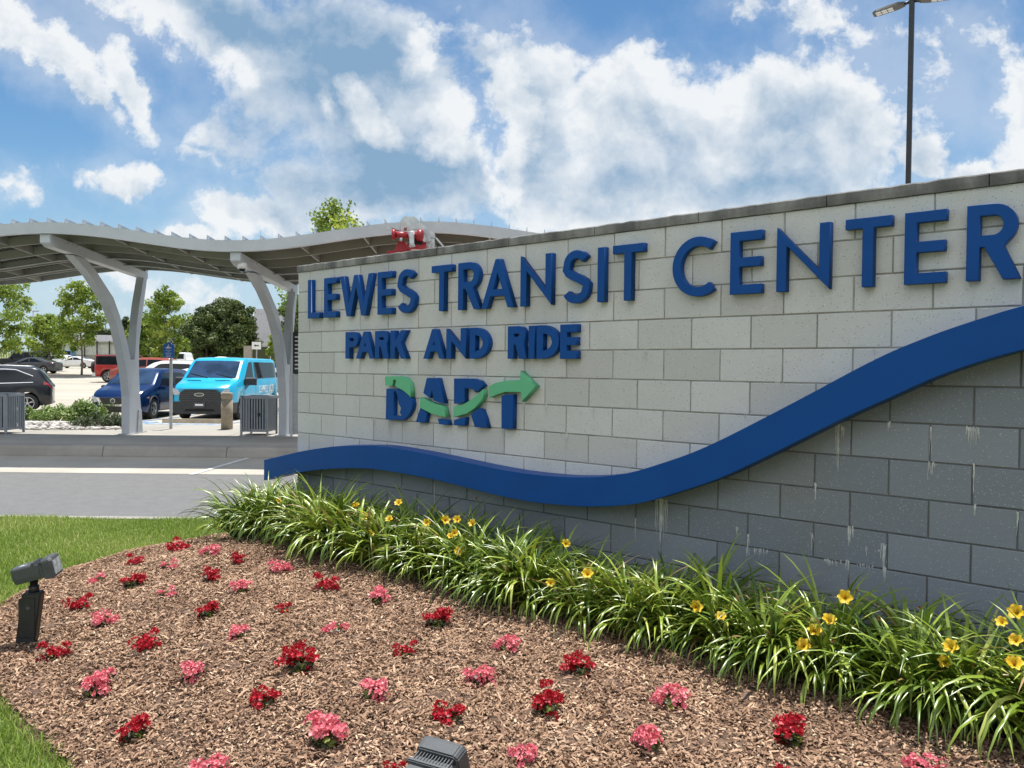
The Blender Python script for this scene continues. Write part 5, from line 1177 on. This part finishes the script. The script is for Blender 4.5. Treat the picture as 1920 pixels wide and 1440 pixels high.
for px, Y, ytop, lab in ((198, 175, 598, 'wooden utility pole with two crossarms behind the metal shed'), (136, 190, 565, 'utility pole with transformers rising behind the slender tree'), (265, 130, 590, 'slim dark pole just right of the forked column')):
    t = empty('utility_pole', planted(px, 690, Y), 0, lab, 'pole', 'utility poles'); z = at(px, ytop, Y).z-zg(Y)
    b = MB(); b.tube([(0, 0, 0), (0, 0, z)], [.17, .12], 8); b.build('pole', M['bark'], t)
    for k in (.6, 2.2):
        b = MB(); b.bar((-1.3, -.1, z-k), (1.3, -.1, z-k), .12, .14); b.build('crossarm', M['bark'], t)
    if Y == 190:
        for s_ in (-1, 1):
            b = MB(); b.tube([(s_*.7, -.2, z-2.1), (s_*.7, -.2, z-.9)], .24, 10); b.build('transformer', M['flood'], t)
t = empty('street_lamp', planted(62, 690, 118), 0, 'thin grey lamp post with one arm between the left trees', 'lamp'); z = at(62, 583, 118).z-zg(118)
b = MB(); b.tube([(0, 0, 0), (0, 0, z)], [.13, .09], 8); b.build('pole', M['bin'], t); b = MB(); b.bar((0, 0, z-.05), (.85, 0, z-.02), .22, .14); b.build('lamp_head', M['bin'], t)
# tall double lamp behind the wall
p = at(1703, 343, 22.5); t = empty('street_lamp', (p.x, 22.5, 0), R(-36), 'tall dark lamp post with two flat heads rising behind the sign wall', 'lamp')
zt = at(1718, 1, 22.5).z
b = MB(); b.bar((0, 0, 0), (0, 0, zt+.12), .125, .125, up=(0, 1, 0)); b.build('pole', M['lampb'], t)
for s_ in (-1, 1):
    b = MB(); b.tube([(s_*.05, 0, zt-.02), (s_*.22, 0, zt-.06)], .045, 8)
    pr = [(.18, .10, .045), (.35, .17, .06), (.6, .19, .055), (.9, .185, .045), (1.0, .14, .03)]
    b.loft([[(s_*x, -w_, zt-.08-.10*(x-.18)+.0), (s_*x, w_, zt-.08-.10*(x-.18)), (s_*x, w_*.8, zt-.08-.10*(x-.18)+h_*1.6), (s_*x, -w_*.8, zt-.08-.10*(x-.18)+h_*1.6)] for x, w_, h_ in pr], closed=True, caps=True, sm=False)
    hd = b.build('lamp_head', M['lampb'], t); b = MB()
    for i in range(3):
        for j in range(2):
            x0 = .48+i*.155; y0 = -.14+j*.145; zf_ = lambda x: zt-.08-.10*(x-.18)-.006
            b.poly([(s_*x0, y0, zf_(x0)), (s_*(x0+.135), y0, zf_(x0+.135)), (s_*(x0+.135), y0+.13, zf_(x0+.135)), (s_*x0, y0+.13, zf_(x0))])
    b.build('led_panel', M['lens'], hd, fix=False)

# ================================================================== truck mounted rig behind the wall
YR = 12.6
rp = at(775, 470, YR); rig = empty('boom_rig', (rp.x, YR, 0), 0, 'red and bare metal boom head poking up behind the left part of the wall', 'machine')
def rq(x, y, dy=0): q = at(x, y, YR+dy); return (q.x-rp.x, dy, q.z)
def zs(x, y): return (700+x/9.6, 390+y/9.6)
def rpoly(lst, th, dy=0): b = MB(); b.extrude([rq(*zs(x, y), dy) for x, y in lst], (0, th, 0)); return b
rpoly([(540, 150), (740, 150), (780, 185), (825, 245), (840, 380), (640, 400), (520, 420), (470, 265)], .05, -.12).build('head_plate', M['alu'], rig, bevel=.006)
rpoly([(250, 322), (262, 318), (400, 395), (455, 330), (480, 290), (515, 425), (490, 440), (420, 405), (255, 400)], .04, -.05).build('side_wing', M['alu'], rig, bevel=.006)
rpoly([(825, 245), (1000, 395), (1100, 455), (1115, 540), (1030, 530), (840, 400)], .06, .02).build('arm_plate', M['alu'], rig, bevel=.006)
b = MB(); b.tube([rq(*zs(345, 480), -.16), rq(*zs(640, 490), -.16)], .05, 12); b.tube([rq(*zs(340, 480), -.16), rq(*zs(400, 482), -.16)], .082, 14); b.tube([rq(*zs(720, 480), -.16), rq(*zs(900, 505), -.16)], .05, 12); b.tube([rq(*zs(790, 490), -.16), rq(*zs(890, 500), -.16)], .09, 14); b.build('red_cylinder', M['redp'], rig)
b = MB(); b.tube([rq(*zs(680, 420), -.22), rq(*zs(690, 520), -.22), rq(*zs(695, 640), -.22), rq(*zs(700, 700), -.22)], [.05, .042, .036, .05], 12); b.build('vertical_ram', M['alu'], rig)
b = MB(); a_ = [rq(*zs(x, y), -.05) for x, y in ((360, 800), (440, 600), (560, 590), (660, 800))]; b.extrude(a_, (0, .3, 0)); b.build('red_pedestal', M['redp'], rig, bevel=.01)
b = MB(); b.bar(rq(*zs(620, 715), 0), rq(*zs(960, 735), 0), .3, .07); b.bar(rq(*zs(920, 620), .05), rq(*zs(925, 720), .05), .06, .06); b.build('red_deck', M['redp'], rig)
b = MB(); q0, q1 = rq(*zs(735, 690), -.02), rq(*zs(885, 560), -.02); b.box((q0[0], -.1, q0[2]), (q1[0], .2, q1[2])); b.build('motor_box', M['black'], rig, bevel=.01)
b = MB()
for x0, y0, x1, y1 in ((985, 470, 985, 720), (1075, 530, 1075, 720), (985, 540, 1075, 600), (985, 700, 1075, 610), (1130, 540, 1260, 690)): b.bar(rq(*zs(x0, y0), .05), rq(*zs(x1, y1), .05), .05, .025)
q0, q1 = rq(*zs(970, 610), .04), rq(*zs(1030, 470), .04); b.box((q0[0], 0, q0[2]), (q1[0], .1, q1[2])); b.build('ladder_frame', M['alu'], rig)
for x_ in (570, 490):
    b = MB(); b.tube([rq(*zs(x_-10, 365 if x_ > 500 else 560), -.2), rq(*zs(x_+30, 380 if x_ > 500 else 570), -.2)], .03, 8); b.build('fitting', M['carm'] if x_ > 500 else M['alu'], rig)
zb_ = rq(*zs(500, 800))[2]
b = MB(); b.bar((-.28, .1, .95), (-.28, .1, zb_+.02), .26, .26, up=(0, 1, 0)); b.build('mast', M['redp'], rig)
b = MB(); b.box((-1.6, -.7, .62), (1.6, 1.1, .95)); b.build('flat_bed', M['redp'], rig, bevel=.03)
for x_ in (-1.0, 1.0):
    for y_ in (-.62, .82):
        b = MB(); b.tube([(x_, y_, .4), (x_, y_+.24, .4)], .40, 22); b.build('wheel', M['rubber'], rig)

# ================================================================== floodlights in the bed
def floodlight(loc, rz, tilt, label, post_h=.30, lean=0.0, scale=1.0):
    t = empty('floodlight', loc, rz, label, 'floodlight', 'garden floodlights in the mulch bed'); t.scale = (scale,)*3
    b = MB(); ln = lean
    b.loft([[(-.058+ln*z, -.045, z), (.058+ln*z, -.045, z), (.058+ln*z, .045, z), (-.058+ln*z, .045, z)] for z in (-.06, post_h-.02)], closed=True, caps=True, sm=False)
    po = b.build('post', M['black'], t, bevel=.008)
    b = MB(); b.box((-.046+ln*.1, -.049, .06), (.040+ln*.2, -.0445, post_h-.05)); b.build('cover', M['black'], po, bevel=.004)
    b = MB(); b.tube([(ln*.2, -.048, post_h-.115), (ln*.2, -.055, post_h-.115)], .012, 12); b.build('screw', M['flood'], po)
    ht = post_h+.10; nx_ = ln*post_h
    b = MB(); b.tube([(nx_, 0, post_h-.02), (nx_, 0, post_h+.02), (nx_, 0, post_h+.021), (nx_, 0, post_h+.09)], [.032, .032, .024, .024], 14); b.build('swivel', M['black'], t)
    Rm = Matrix.Translation((nx_, 0, ht)) @ Matrix.Rotation(-tilt, 4, 'Y') @ Matrix.Diagonal((.66, .84, .98, 1))
    def tr(b): b.v = [tuple(Rm @ Vector(p)) for p in b.v]; return b
    # housing: rounded back, boxed front with a louvred top and a hood
    out = [(-.175, -.05), (-.165, -.075), (-.135, -.092), (.10, -.098), (.10, .098), (-.135, .092), (-.165, .075), (-.175, .05)]
    b = MB(); b.loft([[(x*.93 if x < 0 else x, y*.92, -.035) for x, y in out], [(x, y, .0) for x, y in out], [(x, y, .062) for x, y in out], [(x*.965, y*.94, .072) for x, y in out]], closed=True, caps=True, sm=False)
    hs_ = tr(b).build('housing', M['flood'], t, bevel=.004)
    b = MB(); b.box((.035, -.102, .060), (.058, .102, .085)); tr(b).build('collar', M['flood'], hs_, bevel=.004)
    b = MB(); b.box((.060, -.090, .055), (.125, .090, .064)); tr(b).build('vent_slot', M['void'], hs_, fix=True)
    for j in range(12):
        b = MB(); y_ = -.084+j*.0153; b.box((.060, y_-.0022, .063), (.125, y_+.0022, .076)); tr(b).build('louvre', M['flood'], hs_)
    b = MB(); b.loft([[(.125, -.104, -.045), (.125, .104, -.045), (.125, .104, .074), (.125, .085, .088), (.125, -.085, .088), (.125, -.104, .074)], [(.205, -.110, -.05), (.205, .110, -.05), (.205, .110, .078), (.205, .09, .093), (.205, -.09, .093), (.205, -.110, .078)], [(.225, -.104, -.045), (.225, .104, -.045), (.225, .104, .07), (.225, .085, .085), (.225, -.085, .085), (.225, -.104, .07)]], closed=True, caps=True, sm=False)
    b.box((.09, -.096, -.033), (.13, .096, .058)); tr(b).build('hood', M['flood'], t, bevel=.005)
    b = MB(); b.box((.2252, -.09, -.03), (.229, .09, .065)); tr(b).build('front_glass', M['lens'], t)
    b = MB(); rr = random.Random(2)
    for j, (x_, w_) in enumerate(((-.10, .05), (-.088, .07), (-.076, .045), (-.064, .03), (-.052, .06))):
        y_ = -.03
        while y_ < -.03+w_: dw = rr.uniform(.004, .012); b.box((x_, y_, .0722), (x_+.006, y_+dw, .0728)); y_ += dw+.004
    tr(b).build('marking', M['mark'], hs_, fix=False)
    return t
p = bedp(50, 1208); floodlight((p.x, p.y, p.z), R(14), R(14), 'dark floodlight on a thick post near the lawn edge at the left', .37, lean=.12, scale=.92)
p = bedp(800, 1560); floodlight((p.x, p.y, p.z), R(62), R(18), 'dark floodlight cut off by the bottom edge of the picture', .05, scale=1.0)

# ================================================================== begonias
def begonia_mesh(seed, nb, w, h, sparse=False):
    g = np.random.default_rng(seed); pv_, pf, pt = [], [], []; lv, lf, lt = [], [], []
    sp = [(g.uniform(-.5, .5)*w, g.uniform(-.5, .5)*w*.85, g.uniform(.30, 1.0)*h, g.uniform(.15, .24)*w) for _ in range(13 if not sparse else 5)]
    for i in range(nb):
        cx, cy, cz, rr_ = sp[g.integers(len(sp))]
        d = g.normal(0, 1, 3); d /= np.linalg.norm(d); d[2] = abs(d[2])*.9-.25
        c = np.array([cx, cy, cz-rr_*.6])*np.array([.85, .85, 1])+d*rr_*g.uniform(.6, 1.1); c[2] = max(c[2], .015)
        nrm = d+g.normal(0, .35, 3)+np.array([0, -.15, .3]); nrm /= np.linalg.norm(nrm); a = np.cross(nrm, g.normal(0, 1, 3)); a /= np.linalg.norm(a); b_ = np.cross(nrm, a)
        R_ = g.uniform(.008, .0145)
        for q in range(4):
            an = q*math.pi/2+g.uniform(-.2, .2); dr = a*math.cos(an)+b_*math.sin(an); sd_ = np.cross(nrm, dr); wq = .62 if q % 2 == 0 else .42
            o = len(pv_); pv_ += [c-nrm*.002, c+dr*R_*.55+sd_*R_*wq+nrm*R_*.22, c+dr*R_*1.05+sd_*R_*wq*.55+nrm*R_*.45, c+dr*R_*1.05-sd_*R_*wq*.55+nrm*R_*.45, c+dr*R_*.55-sd_*R_*wq+nrm*R_*.22]
            pf += [(o, o+1, o+2), (o, o+2, o+3), (o, o+3, o+4)]; tv = float(np.clip(g.normal(.5, .22), 0, 1)); pt += [tv]*3
    for i in range(int(nb*.5)):
        a = g.uniform(0, 6.28); r = w*.36*math.sqrt(g.random()); z = h*g.uniform(.03, .5)*(1-.3*r/w); c = np.array([r*math.cos(a)*.9, r*math.sin(a)*.8, z])
        nrm = np.array([math.cos(a)*.5, math.sin(a)*.5, .8])+g.normal(0, .4, 3); nrm /= np.linalg.norm(nrm); u = np.cross(nrm, g.normal(0, 1, 3)); u /= np.linalg.norm(u); v_ = np.cross(nrm, u); s = g.uniform(.012, .022)
        o = len(lv); lv += [c-u*s, c-u*s*.4+v_*s*.75, c+u*s*.5+v_*s*.7, c+u*s*1.1, c+u*s*.5-v_*s*.7, c-u*s*.4-v_*s*.75]
        lf += [(o, o+1, o+2), (o, o+2, o+3), (o, o+3, o+4), (o, o+4, o+5)]; tv = float(np.clip(g.normal(.42, .25), 0, 1)); lt += [tv]*4
    return (np.array(pv_), np.array(pf), np.array(pt)), (np.array(lv), np.array(lf), np.array(lt))
BP = {}
def proto(col, k):
    if (col, k) not in BP:
        A, B_ = begonia_mesh(100+k*7+(0 if col == 'r' else 50), [230, 195, 220, 100][k], [.17, .165, .19, .16][k], [.150, .125, .14, .10][k], k == 3)
        r = bpy.data.objects.new('begonia', None); r.empty_display_size = .1
        fastmesh('blossoms', *A[:2], M['bred' if col == 'r' else 'bpink'], A[2], r); fastmesh('leaves', *B_[:2], M['bleaf'], B_[2], r); BP[(col, k)] = r
    return BP[(col, k)]
BEG = [('r', 335, 1034, 44, 'red begonia nearest the top of the bed, beside the lawn edge'), ('p', 395, 1042, 36, 'pink begonia at the top of the bed, right of the topmost red one'), ('r', 448, 1058, 33, 'red begonia near the far left end of the daylily row'), ('p', 524, 1074, 38, 'pink begonia close to the daylilies, far left part of their row'),
 ('r', 256, 1060, 33, 'small red begonia by the lawn edge behind the pink pair'), ('p', 315, 1068, 32, 'small pink begonia just right of the small red one at the lawn edge'), ('r', 398, 1090, 40, 'red begonia split into two tufts, upper middle of the bed'), ('p', 454, 1112, 36, 'pink begonia right below the two tufted red begonia'),
 ('p', 178, 1093, 34, 'pink begonia nearest the lawn edge above the left floodlight head'), ('r', 248, 1102, 42, 'dense red begonia between the pink ones at the upper left'), ('r', 614, 1108, 42, 'red begonia in the shade side gap below the middle daylilies'), ('p', 312, 1120, 34, 'sparse pink begonia with green leaves, upper left of the bed'),
 ('r', 151, 1142, 44, 'red begonia right of the left floodlight neck, with a straggling shoot'), ('p', 710, 1132, 44, 'pink begonia directly below the curved dip of the daylilies'), ('r', 387, 1158, 42, 'round red begonia left of the small dark red one'), ('r', 535, 1150, 32, 'smallest dark red begonia in the middle of the bed'),
 ('p', 195, 1172, 40, 'pink begonia with yellow leaves right of the left floodlight post'), ('p', 627, 1185, 46, 'loose pink begonia with bare stems in the middle of the bed'), ('r', 818, 1176, 50, 'red begonia close to the daylilies, centre of the picture'), ('p', 449, 1196, 42, 'neat domed pink begonia in the middle left of the bed'),
 ('r', 277, 1218, 50, 'tall red begonia with a peaked top, left of the domed pink one'), ('r', 104, 1234, 46, 'red begonia beside the shadow of the left floodlight'), ('r', 760, 1230, 42, 'narrow red begonia between the tall red and a pink, centre'), ('p', 951, 1220, 44, 'pink begonia just below the daylilies, right of centre'),
 ('r', 565, 1258, 66, 'large tall red begonia in the centre left of the bed'), ('p', 356, 1274, 56, 'wide low pink begonia left of the large tall red one'), ('p', 899, 1280, 56, 'domed pink begonia above the front floodlight'), ('p', 180, 1305, 66, 'wide pale pink begonia near the lower left lawn corner'),
 ('p', 699, 1308, 62, 'bright domed pink begonia right of the large tall red one'), ('r', 1088, 1266, 58, 'dense red begonia below the daylilies, right of centre'), ('r', 496, 1322, 60, 'large rounded red begonia left of centre near the front'), ('r', 842, 1352, 66, 'red begonia with a tall side shoot just behind the front floodlight'),
 ('r', 1022, 1336, 74, 'widest bright red begonia, right of the front floodlight'), ('p', 1258, 1324, 62, 'pink begonia halfway between two red ones on the right'), ('r', 249, 1388, 64, 'large red begonia near the lower left corner of the bed'), ('p', 612, 1398, 72, 'large pink begonia left of the front floodlight'),
 ('p', 1216, 1408, 66, 'large pink begonia on the right near the bottom edge'), ('r', 1477, 1394, 72, 'large red begonia farthest right, in front of the daylilies'), ('p', 980, 1430, 54, 'pink begonia with yellow green leaves right beside the front floodlight'), ('p', 395, 1452, 66, 'pink begonia cut off by the bottom edge, left of centre'),
 ('r', 738, 1452, 36, 'red begonia cut off by the bottom edge beside the front floodlight'), ('r', 1470, 1462, 44, 'red begonia cut off by the bottom edge at the right'), ('p', 1733, 1452, 60, 'pink begonia cut off by the bottom edge at the far right')]
used = set(); gB = random.Random(9)
for i, (c_, px, py, w_, lab) in enumerate(BEG):
    k = 3 if w_ in (34, 32) or 'sparse' in lab or 'loose' in lab else gB.randrange(3)
    src = proto(c_, k); p = bedp(px, py)
    if (c_, k) not in used: r = src; link(r); used.add((c_, k))
    else: r = copy_tree(src)
    r.location = (p.x, p.y, p.z-.008); sc = w_*p.y/FPX/(.182 if k < 3 else .155)*gB.uniform(.95, 1.08); r.scale = (sc, sc, sc*gB.uniform(.85, 1.0)*(1.2 if 'with a peaked top' in lab else 1)); r.rotation_euler = (0, 0, gB.uniform(0, 6.28))
    props(r, lab, 'flower', 'red and pink begonias dotted over the mulch bed')

# ================================================================== daylilies along the foot of the wall
def daylily_mesh(seed, nl=130, Lm=.62):
    g = np.random.default_rng(seed); V, F, T = [], [], []
    for i in range(nl):
        a = g.uniform(0, 6.283); L = Lm*g.uniform(.55, 1.2); r0 = .07*math.sqrt(g.random()); el = g.uniform(.75, 1.48); droop = g.uniform(1.2, 3.0)*(1.15 if el < 1.1 else .8); w = g.uniform(.0078, .0145)
        d = np.array([math.cos(a), math.sin(a), 0]); s = np.array([-math.sin(a), math.cos(a), 0]); p = np.array([r0*math.cos(a*1.7), r0*math.sin(a*1.7), 0.0]); n_ = 9; o = len(V); tw = g.normal(0, .25)
        for j in range(n_+1):
            t = j/n_; e = el-droop*t*t; wj = w*(1-.0*t)*(min(1, .55+t*2) if t < .3 else (1-((t-.3)/.7)**2.4)); sj = s*math.cos(tw*t)+np.array([0, 0, 1])*math.sin(tw*t)
            up = np.cross(d*math.cos(e)+np.array([0, 0, math.sin(e)]), sj)
            V += [p-sj*wj+up*wj*.55, p, p+sj*wj+up*wj*.55]
            p = p+(d*math.cos(e)+np.array([0, 0, math.sin(e)]))*L/n_+s*tw*.004
            if p[2] < .01: p[2] = .01
        tv = float(np.clip(g.normal(.45, .25), 0, .97))
        if g.random() < .035: tv = 1
        for j in range(n_):
            b0 = o+j*3; F += [(b0, b0+1, b0+4, b0+3), (b0+1, b0+2, b0+5, b0+4)]; T += [min(1, tv)]*2
    return np.array(V), np.array(F), np.array(T)
LILY = []
for k in range(5):
    r = bpy.data.objects.new('daylily', None); r.empty_display_size = .2
    V, F, t = daylily_mesh(200+k, [180, 160, 190, 165, 180][k], [.62, .68, .58, .64, .66][k]); fastmesh('foliage', V, F, M['daylily'], t, r, smooth=True); LILY.append(r)
def bloom_mesh(seed, spent=False, R_=.042):
    g = random.Random(seed); b = MB()
    for q in range(6):
        a = q*math.pi/3+g.uniform(-.12, .12); w = R_*(.36 if q % 2 else .46); d = Vector((math.cos(a), math.sin(a), 0)); s = Vector((-math.sin(a), math.cos(a), 0)); cl = .35 if spent else 1.0
        rows = []
        for t in (0, .25, .5, .75, .92, 1.0):
            r = R_*1.0*t*cl; z = R_*(.9*t**.6)*(1.0 if not spent else 1.5)-R_*.28*max(0, t-.7)*2; wj = w*math.sin(math.pi*min(.97, .12+.80*t))*(.5 if spent else 1)
            c = d*r+Vector((0, 0, z)); ru = g.uniform(-.1, .1)*R_*t
            rows.append([c-s*wj+Vector((0, 0, wj*.3+ru)), c, c+s*wj+Vector((0, 0, wj*.3-ru))])
        b.loft(rows)
    b.tube([(0, 0, -R_*.5), (0, 0, .0)], [R_*.08, R_*.14], 6, mi=1)
    for q in range(5): a = q*1.256; b.tube([(0, 0, 0), (R_*.25*math.cos(a), R_*.25*math.sin(a), R_*.9)], [R_*.02, R_*.025], 4, mi=1, caps=False)
    return b
BLM = [bloom_mesh(s_).build('flower', [M['petal'], M['throat']], None, fix=False) for s_ in (1, 2, 3)]+[bloom_mesh(4, True).build('spent_flower', [M['throat'], M['stemm']], None, fix=False)]
for o in BLM: bpy.data.objects.remove(o, do_unlink=False) if False else C.collection.objects.unlink(o)
# (photo x, y, open?, facing camera) of the blooms
FLW = [(525, 941, 1), (513, 945, 3), (667, 950, 1), (748, 946, 1), (731, 976, 1), (742, 980, 3), (693, 1003, 1), (683, 972, 1), (834, 977, 1), (858, 976, 1), (845, 1008, 1), (862, 1036, 1), (800, 982, 1), (812, 986, 3), (887, 983, 1), (852, 1000, 1), (590, 986, 1), (635, 962, 1), (762, 990, 3), (894, 936, 3), (481, 976, 3), (1060, 1021, 1), (1033, 1094, 1), (1117, 1078, 3), (1008, 1027, 3), (1102, 1079, 1), (1304, 1140, 1), (1352, 1160, 1), (1384, 1129, 3), (1585, 1122, 1), (1553, 1167, 1), (1527, 1186, 1), (1563, 1204, 3), (1508, 1214, 1), (1650, 1163, 3), (1772, 1243, 1), (1784, 1217, 1), (1826, 1250, 3), (1908, 1152, 1), (1906, 1204, 1), (1902, 1249, 1), (1877, 1163, 3), (1438, 1108, 3), (1608, 1110, 3), (1727, 1141, 3), (1880, 1170, 1)]
clumps = []
gl = random.Random(17)
for row, (dist, off, sc0) in enumerate(((.20, .08, .80), (.42, .10, .97), (.64, .16, 1.0))):
    u = -.10+off if row else .06
    while u < 7.6:
        clumps.append([u+gl.uniform(-.06, .06), dist+gl.uniform(-.05, .05), sc0*gl.uniform(.88, 1.12), []]); u += .31
for c in clumps: c.append(wall_pt(c[0], c[1]))
def flower_place(px, py):
    # blooms float at the front of the leaf mass: lower in the picture means nearer the front
    best = None
    for dd in np.linspace(.75, .12, 22):
        u, z = wpx(px, py, dd); w_ = wall_pt(u, dd); g0 = float(bedz(w_.x, w_.y)); h = z-g0
        want = .60-.35*max(0, dd-.35)/.4
        e = abs(h-want)
        if best is None or e < best[0]: best = (e, Vector((w_.x, w_.y, z)), g0)
    return best[1], best[2]
for px, py, kind in FLW:
    pos, g0 = flower_place(px, py); pos = pos+(Vector((0, 0, HC))-pos).normalized()*.09
    c = min(clumps, key=lambda c: (c[4].xy-pos.xy).length+(0.0 if c[1] > .3 else .12)); c[3].append((pos, kind, g0))
LAB = {0: 'green daylily clump without open flowers in the row along the dark block wall'}
desc = ['left end of wall', 'below band end', 'below arrow logo', 'just before band dip', 'below band dip', 'below chalky drips', 'right part of wall', 'right picture edge']
firstk = set(); cnt = {}
for i, (u, dist, sc, fl, pos) in enumerate(clumps):
    k = gl.randrange(5); src = LILY[k]
    if k not in firstk: r = src; link(r); link(list(r.children)[0]) if list(r.children)[0].name not in C.collection.objects else None; firstk.add(k); kids = list(r.children)
    else:
        r = src.copy(); link(r); ch = [q for q in src.children if q.name.startswith('foliage')][0].copy(); link(ch); ch.parent = r
    z = float(bedz(pos.x, pos.y))-.01; rot = gl.uniform(0, 6.28)
    r.location = (pos.x, pos.y, z); r.rotation_euler = (0, 0, rot); r.scale = (sc,)*3
    lab = LAB[0]
    if fl:
        nopen = sum(1 for f in fl if f[1] == 1); ns = len(fl)-nopen
        a = {0: 'only faded blooms', 1: 'one yellow flower', 2: 'two yellow flowers', 3: 'three yellow flowers'}.get(nopen, 'many yellow flowers')
        b_ = desc[min(7, max(0, int((u+.4)/.95)))]
        lab = f'daylily clump with {a}, {["back", "middle", "front"][0 if dist < .31 else 1 if dist < .53 else 2]} row, {b_}'
        if lab in cnt: lab = lab.replace('daylily clump', ['second', 'third', 'fourth'][min(2, cnt[lab]-1)]+' daylily clump'); cnt[lab] = 0
        cnt[lab] = cnt.get(lab, 0)+1
    props(r, lab, 'plant', 'daylilies along the foot of the sign wall')
    Mi = (Matrix.Translation(r.location) @ Matrix.Rotation(rot, 4, 'Z') @ Matrix.Scale(sc, 4)).inverted()
    for pos_f, kind, g0 in fl:
        base = BLM[3] if kind == 3 else BLM[gl.randrange(3)]
        o = base.copy(); link(o); o.parent = r
        tocam = (Vector((0, 0, HC))-pos_f).normalized(); ax = (tocam*.75+Vector((gl.uniform(-.4, .4), gl.uniform(-.2, .2), gl.uniform(.2, .8)))).normalized()
        S_ = gl.uniform(.66, .92)*(1.0 if kind == 1 else .62)
        o.matrix_local = Mi @ Matrix.Translation(pos_f) @ ax.to_track_quat('Z', 'Y').to_matrix().to_4x4() @ Matrix.Scale(S_, 4)
        b = MB(); s0 = Vector((pos.x+gl.uniform(-.04, .04), pos.y+gl.uniform(-.04, .04), z)); e0 = pos_f-ax*.02
        b.tube([Mi @ s0, Mi @ (s0.lerp(e0, .55)+Vector((0, 0, .06))), Mi @ e0], [.0045, .004, .003], 6); b.build('flower_stem', M['stemm'], r, fix=False)
